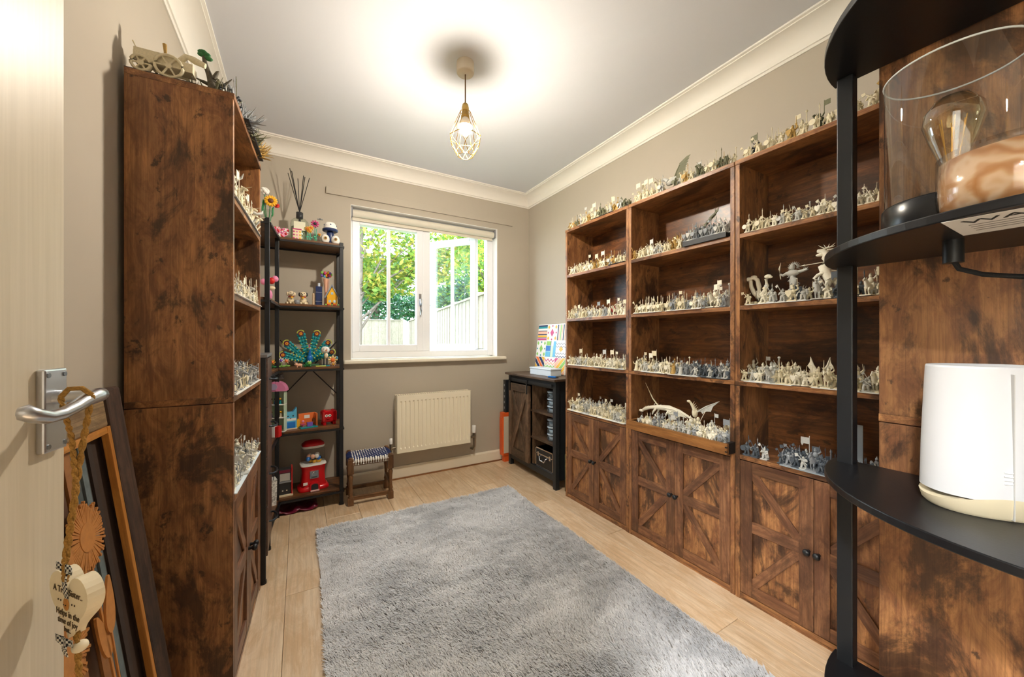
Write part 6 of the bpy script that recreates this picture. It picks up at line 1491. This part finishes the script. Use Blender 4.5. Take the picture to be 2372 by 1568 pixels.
def tree(label, x_, y_, trunk_r, h_, lean, leaf_cols, clouds, nl, ls, seed):
    T_ = empty('garden_tree', (x_, y_, -.4), label=label, cat='tree'); rr = random.Random(seed)
    bk = mat('tree_bark', '6d6256', .9, var=.3, vscale=12, bump=.5, bscale=40)
    MB().tube([(0, 0, 0), (lean * .3, 0, h_ * .3), (lean * .7, .05, h_ * .65), (lean, 0, h_)], [trunk_r, trunk_r * .85, trunk_r * .6, trunk_r * .25], 10).build('trunk', bk, T_)
    for (cx, cy, cz, r_) in clouds:
        t = min(.9, max(.3, (cz - .8) / h_)); p0 = (lean * t, 0, h_ * t * .85)
        MB().tube([p0, ((p0[0] + cx) / 2 + rr.uniform(-.2, .2), (p0[1] + cy) / 2, (p0[2] + cz) / 2 + .15), (cx, cy, cz)], [trunk_r * .35, trunk_r * .22, .01], 7).build('branch', bk, T_)
    V, Fc, Mi = [], [], []
    for k in range(nl):
        cx, cy, cz, r_ = rr.choice(clouds); d = Vector((rr.gauss(0, 1), rr.gauss(0, 1), rr.gauss(0, 1))).normalized() * r_ * rr.random() ** .45
        c = Vector((cx + d.x, cy + d.y, cz + d.z * .8)); a = Vector((rr.gauss(0, 1), rr.gauss(0, 1), rr.gauss(0, .6))).normalized(); b_ = a.cross(Vector((rr.gauss(0, 1), rr.gauss(0, 1), rr.gauss(0, 1)))).normalized(); s_ = ls * rr.uniform(.6, 1.3)
        n = len(V); V += [(c - a * s_)[:], (c + b_ * s_ * .45)[:], (c + a * s_)[:], (c - b_ * s_ * .45)[:]]; Fc.append((n, n + 1, n + 2, n + 3)); Mi.append(rr.randrange(len(leaf_cols)))
    me = bpy.data.meshes.new('foliage'); me.from_pydata(V, [], Fc); me.polygons.foreach_set('material_index', Mi)
    for c in leaf_cols: me.materials.append(c)
    o = bpy.data.objects.new('foliage', me); COL.objects.link(o); o.parent = T_; tag(o, kind='stuff')
def lf(name, col):
    m = mat(name, col, .6); b_ = m.node_tree.nodes['Principled BSDF']
    N, L = m.node_tree.nodes, m.node_tree.links
    tl = N.new('ShaderNodeBsdfTranslucent'); tl.inputs[0].default_value = b_.inputs['Base Color'].default_value
    mx = N.new('ShaderNodeMixShader'); mx.inputs[0].default_value = .45; L.new(b_.outputs[0], mx.inputs[1]); L.new(tl.outputs[0], mx.inputs[2]); L.new(mx.outputs[0], N['Material Output'].inputs['Surface'])
    return m
YG = [lf('leaf_yellow_green', '9aa83c'), lf('leaf_fresh_green', '7c9a3a'), lf('leaf_gold', 'b3a544'), lf('leaf_mid', '5f8438')]
DG = [lf('leaf_deep', '3c6a3c'), lf('leaf_deep_b', '4b7a4a'), lf('leaf_blue_green', '47705a')]
tree('near tree with yellow-green leaves and slim trunk outside the left pane', .80, 6.4, .06, 4.2, .1, YG,
     [(-.5, .3, 3.6, .9), (.5, .2, 3.3, .8), (1.3, .4, 3.5, .8), (.2, .6, 2.75, .6), (.95, .3, 2.7, .55), (1.5, .2, 2.9, .5), (2.1, .3, 3.4, .6), (.6, .8, 4.1, .8), (.35, .1, 2.35, .3)], 9000, .055, 1)
tree('dark green tree rising behind the end fence', 3.2, 19.5, .2, 6.5, .3, DG, [(-1.2, 0, 3.4, 1.2), (.2, 0, 3.3, 1.3), (1.5, 0, 3.3, 1.2), (-.4, 0, 4.8, 1.2), (1.0, 0, 5.0, 1.0), (-2.4, 0, 3.0, 1.1), (2.6, 0, 3.1, 1.0)], 9000, .11, 2)
tree('bushy green tree behind the right hand fence', 5.6, 12.5, .16, 5.0, .1, DG + YG[1:2], [(-.5, 0, 3.4, 1.0), (.6, 0, 3.3, 1.0), (.1, 0, 4.6, 1.0), (-.9, 0, 2.9, .7), (1.3, .2, 3.0, .9)], 7000, .09, 3)
tree('yellow-green tree overhanging the right hand fence', 4.6, 8.6, .1, 4.6, -.2, YG + DG[1:2], [(-.3, 0, 3.4, .75), (.5, .2, 3.7, .8), (-.9, .4, 3.9, .7), (.2, .8, 4.3, .8), (.9, .3, 3.0, .6), (-.2, .5, 2.9, .5)], 7000, .06, 4)
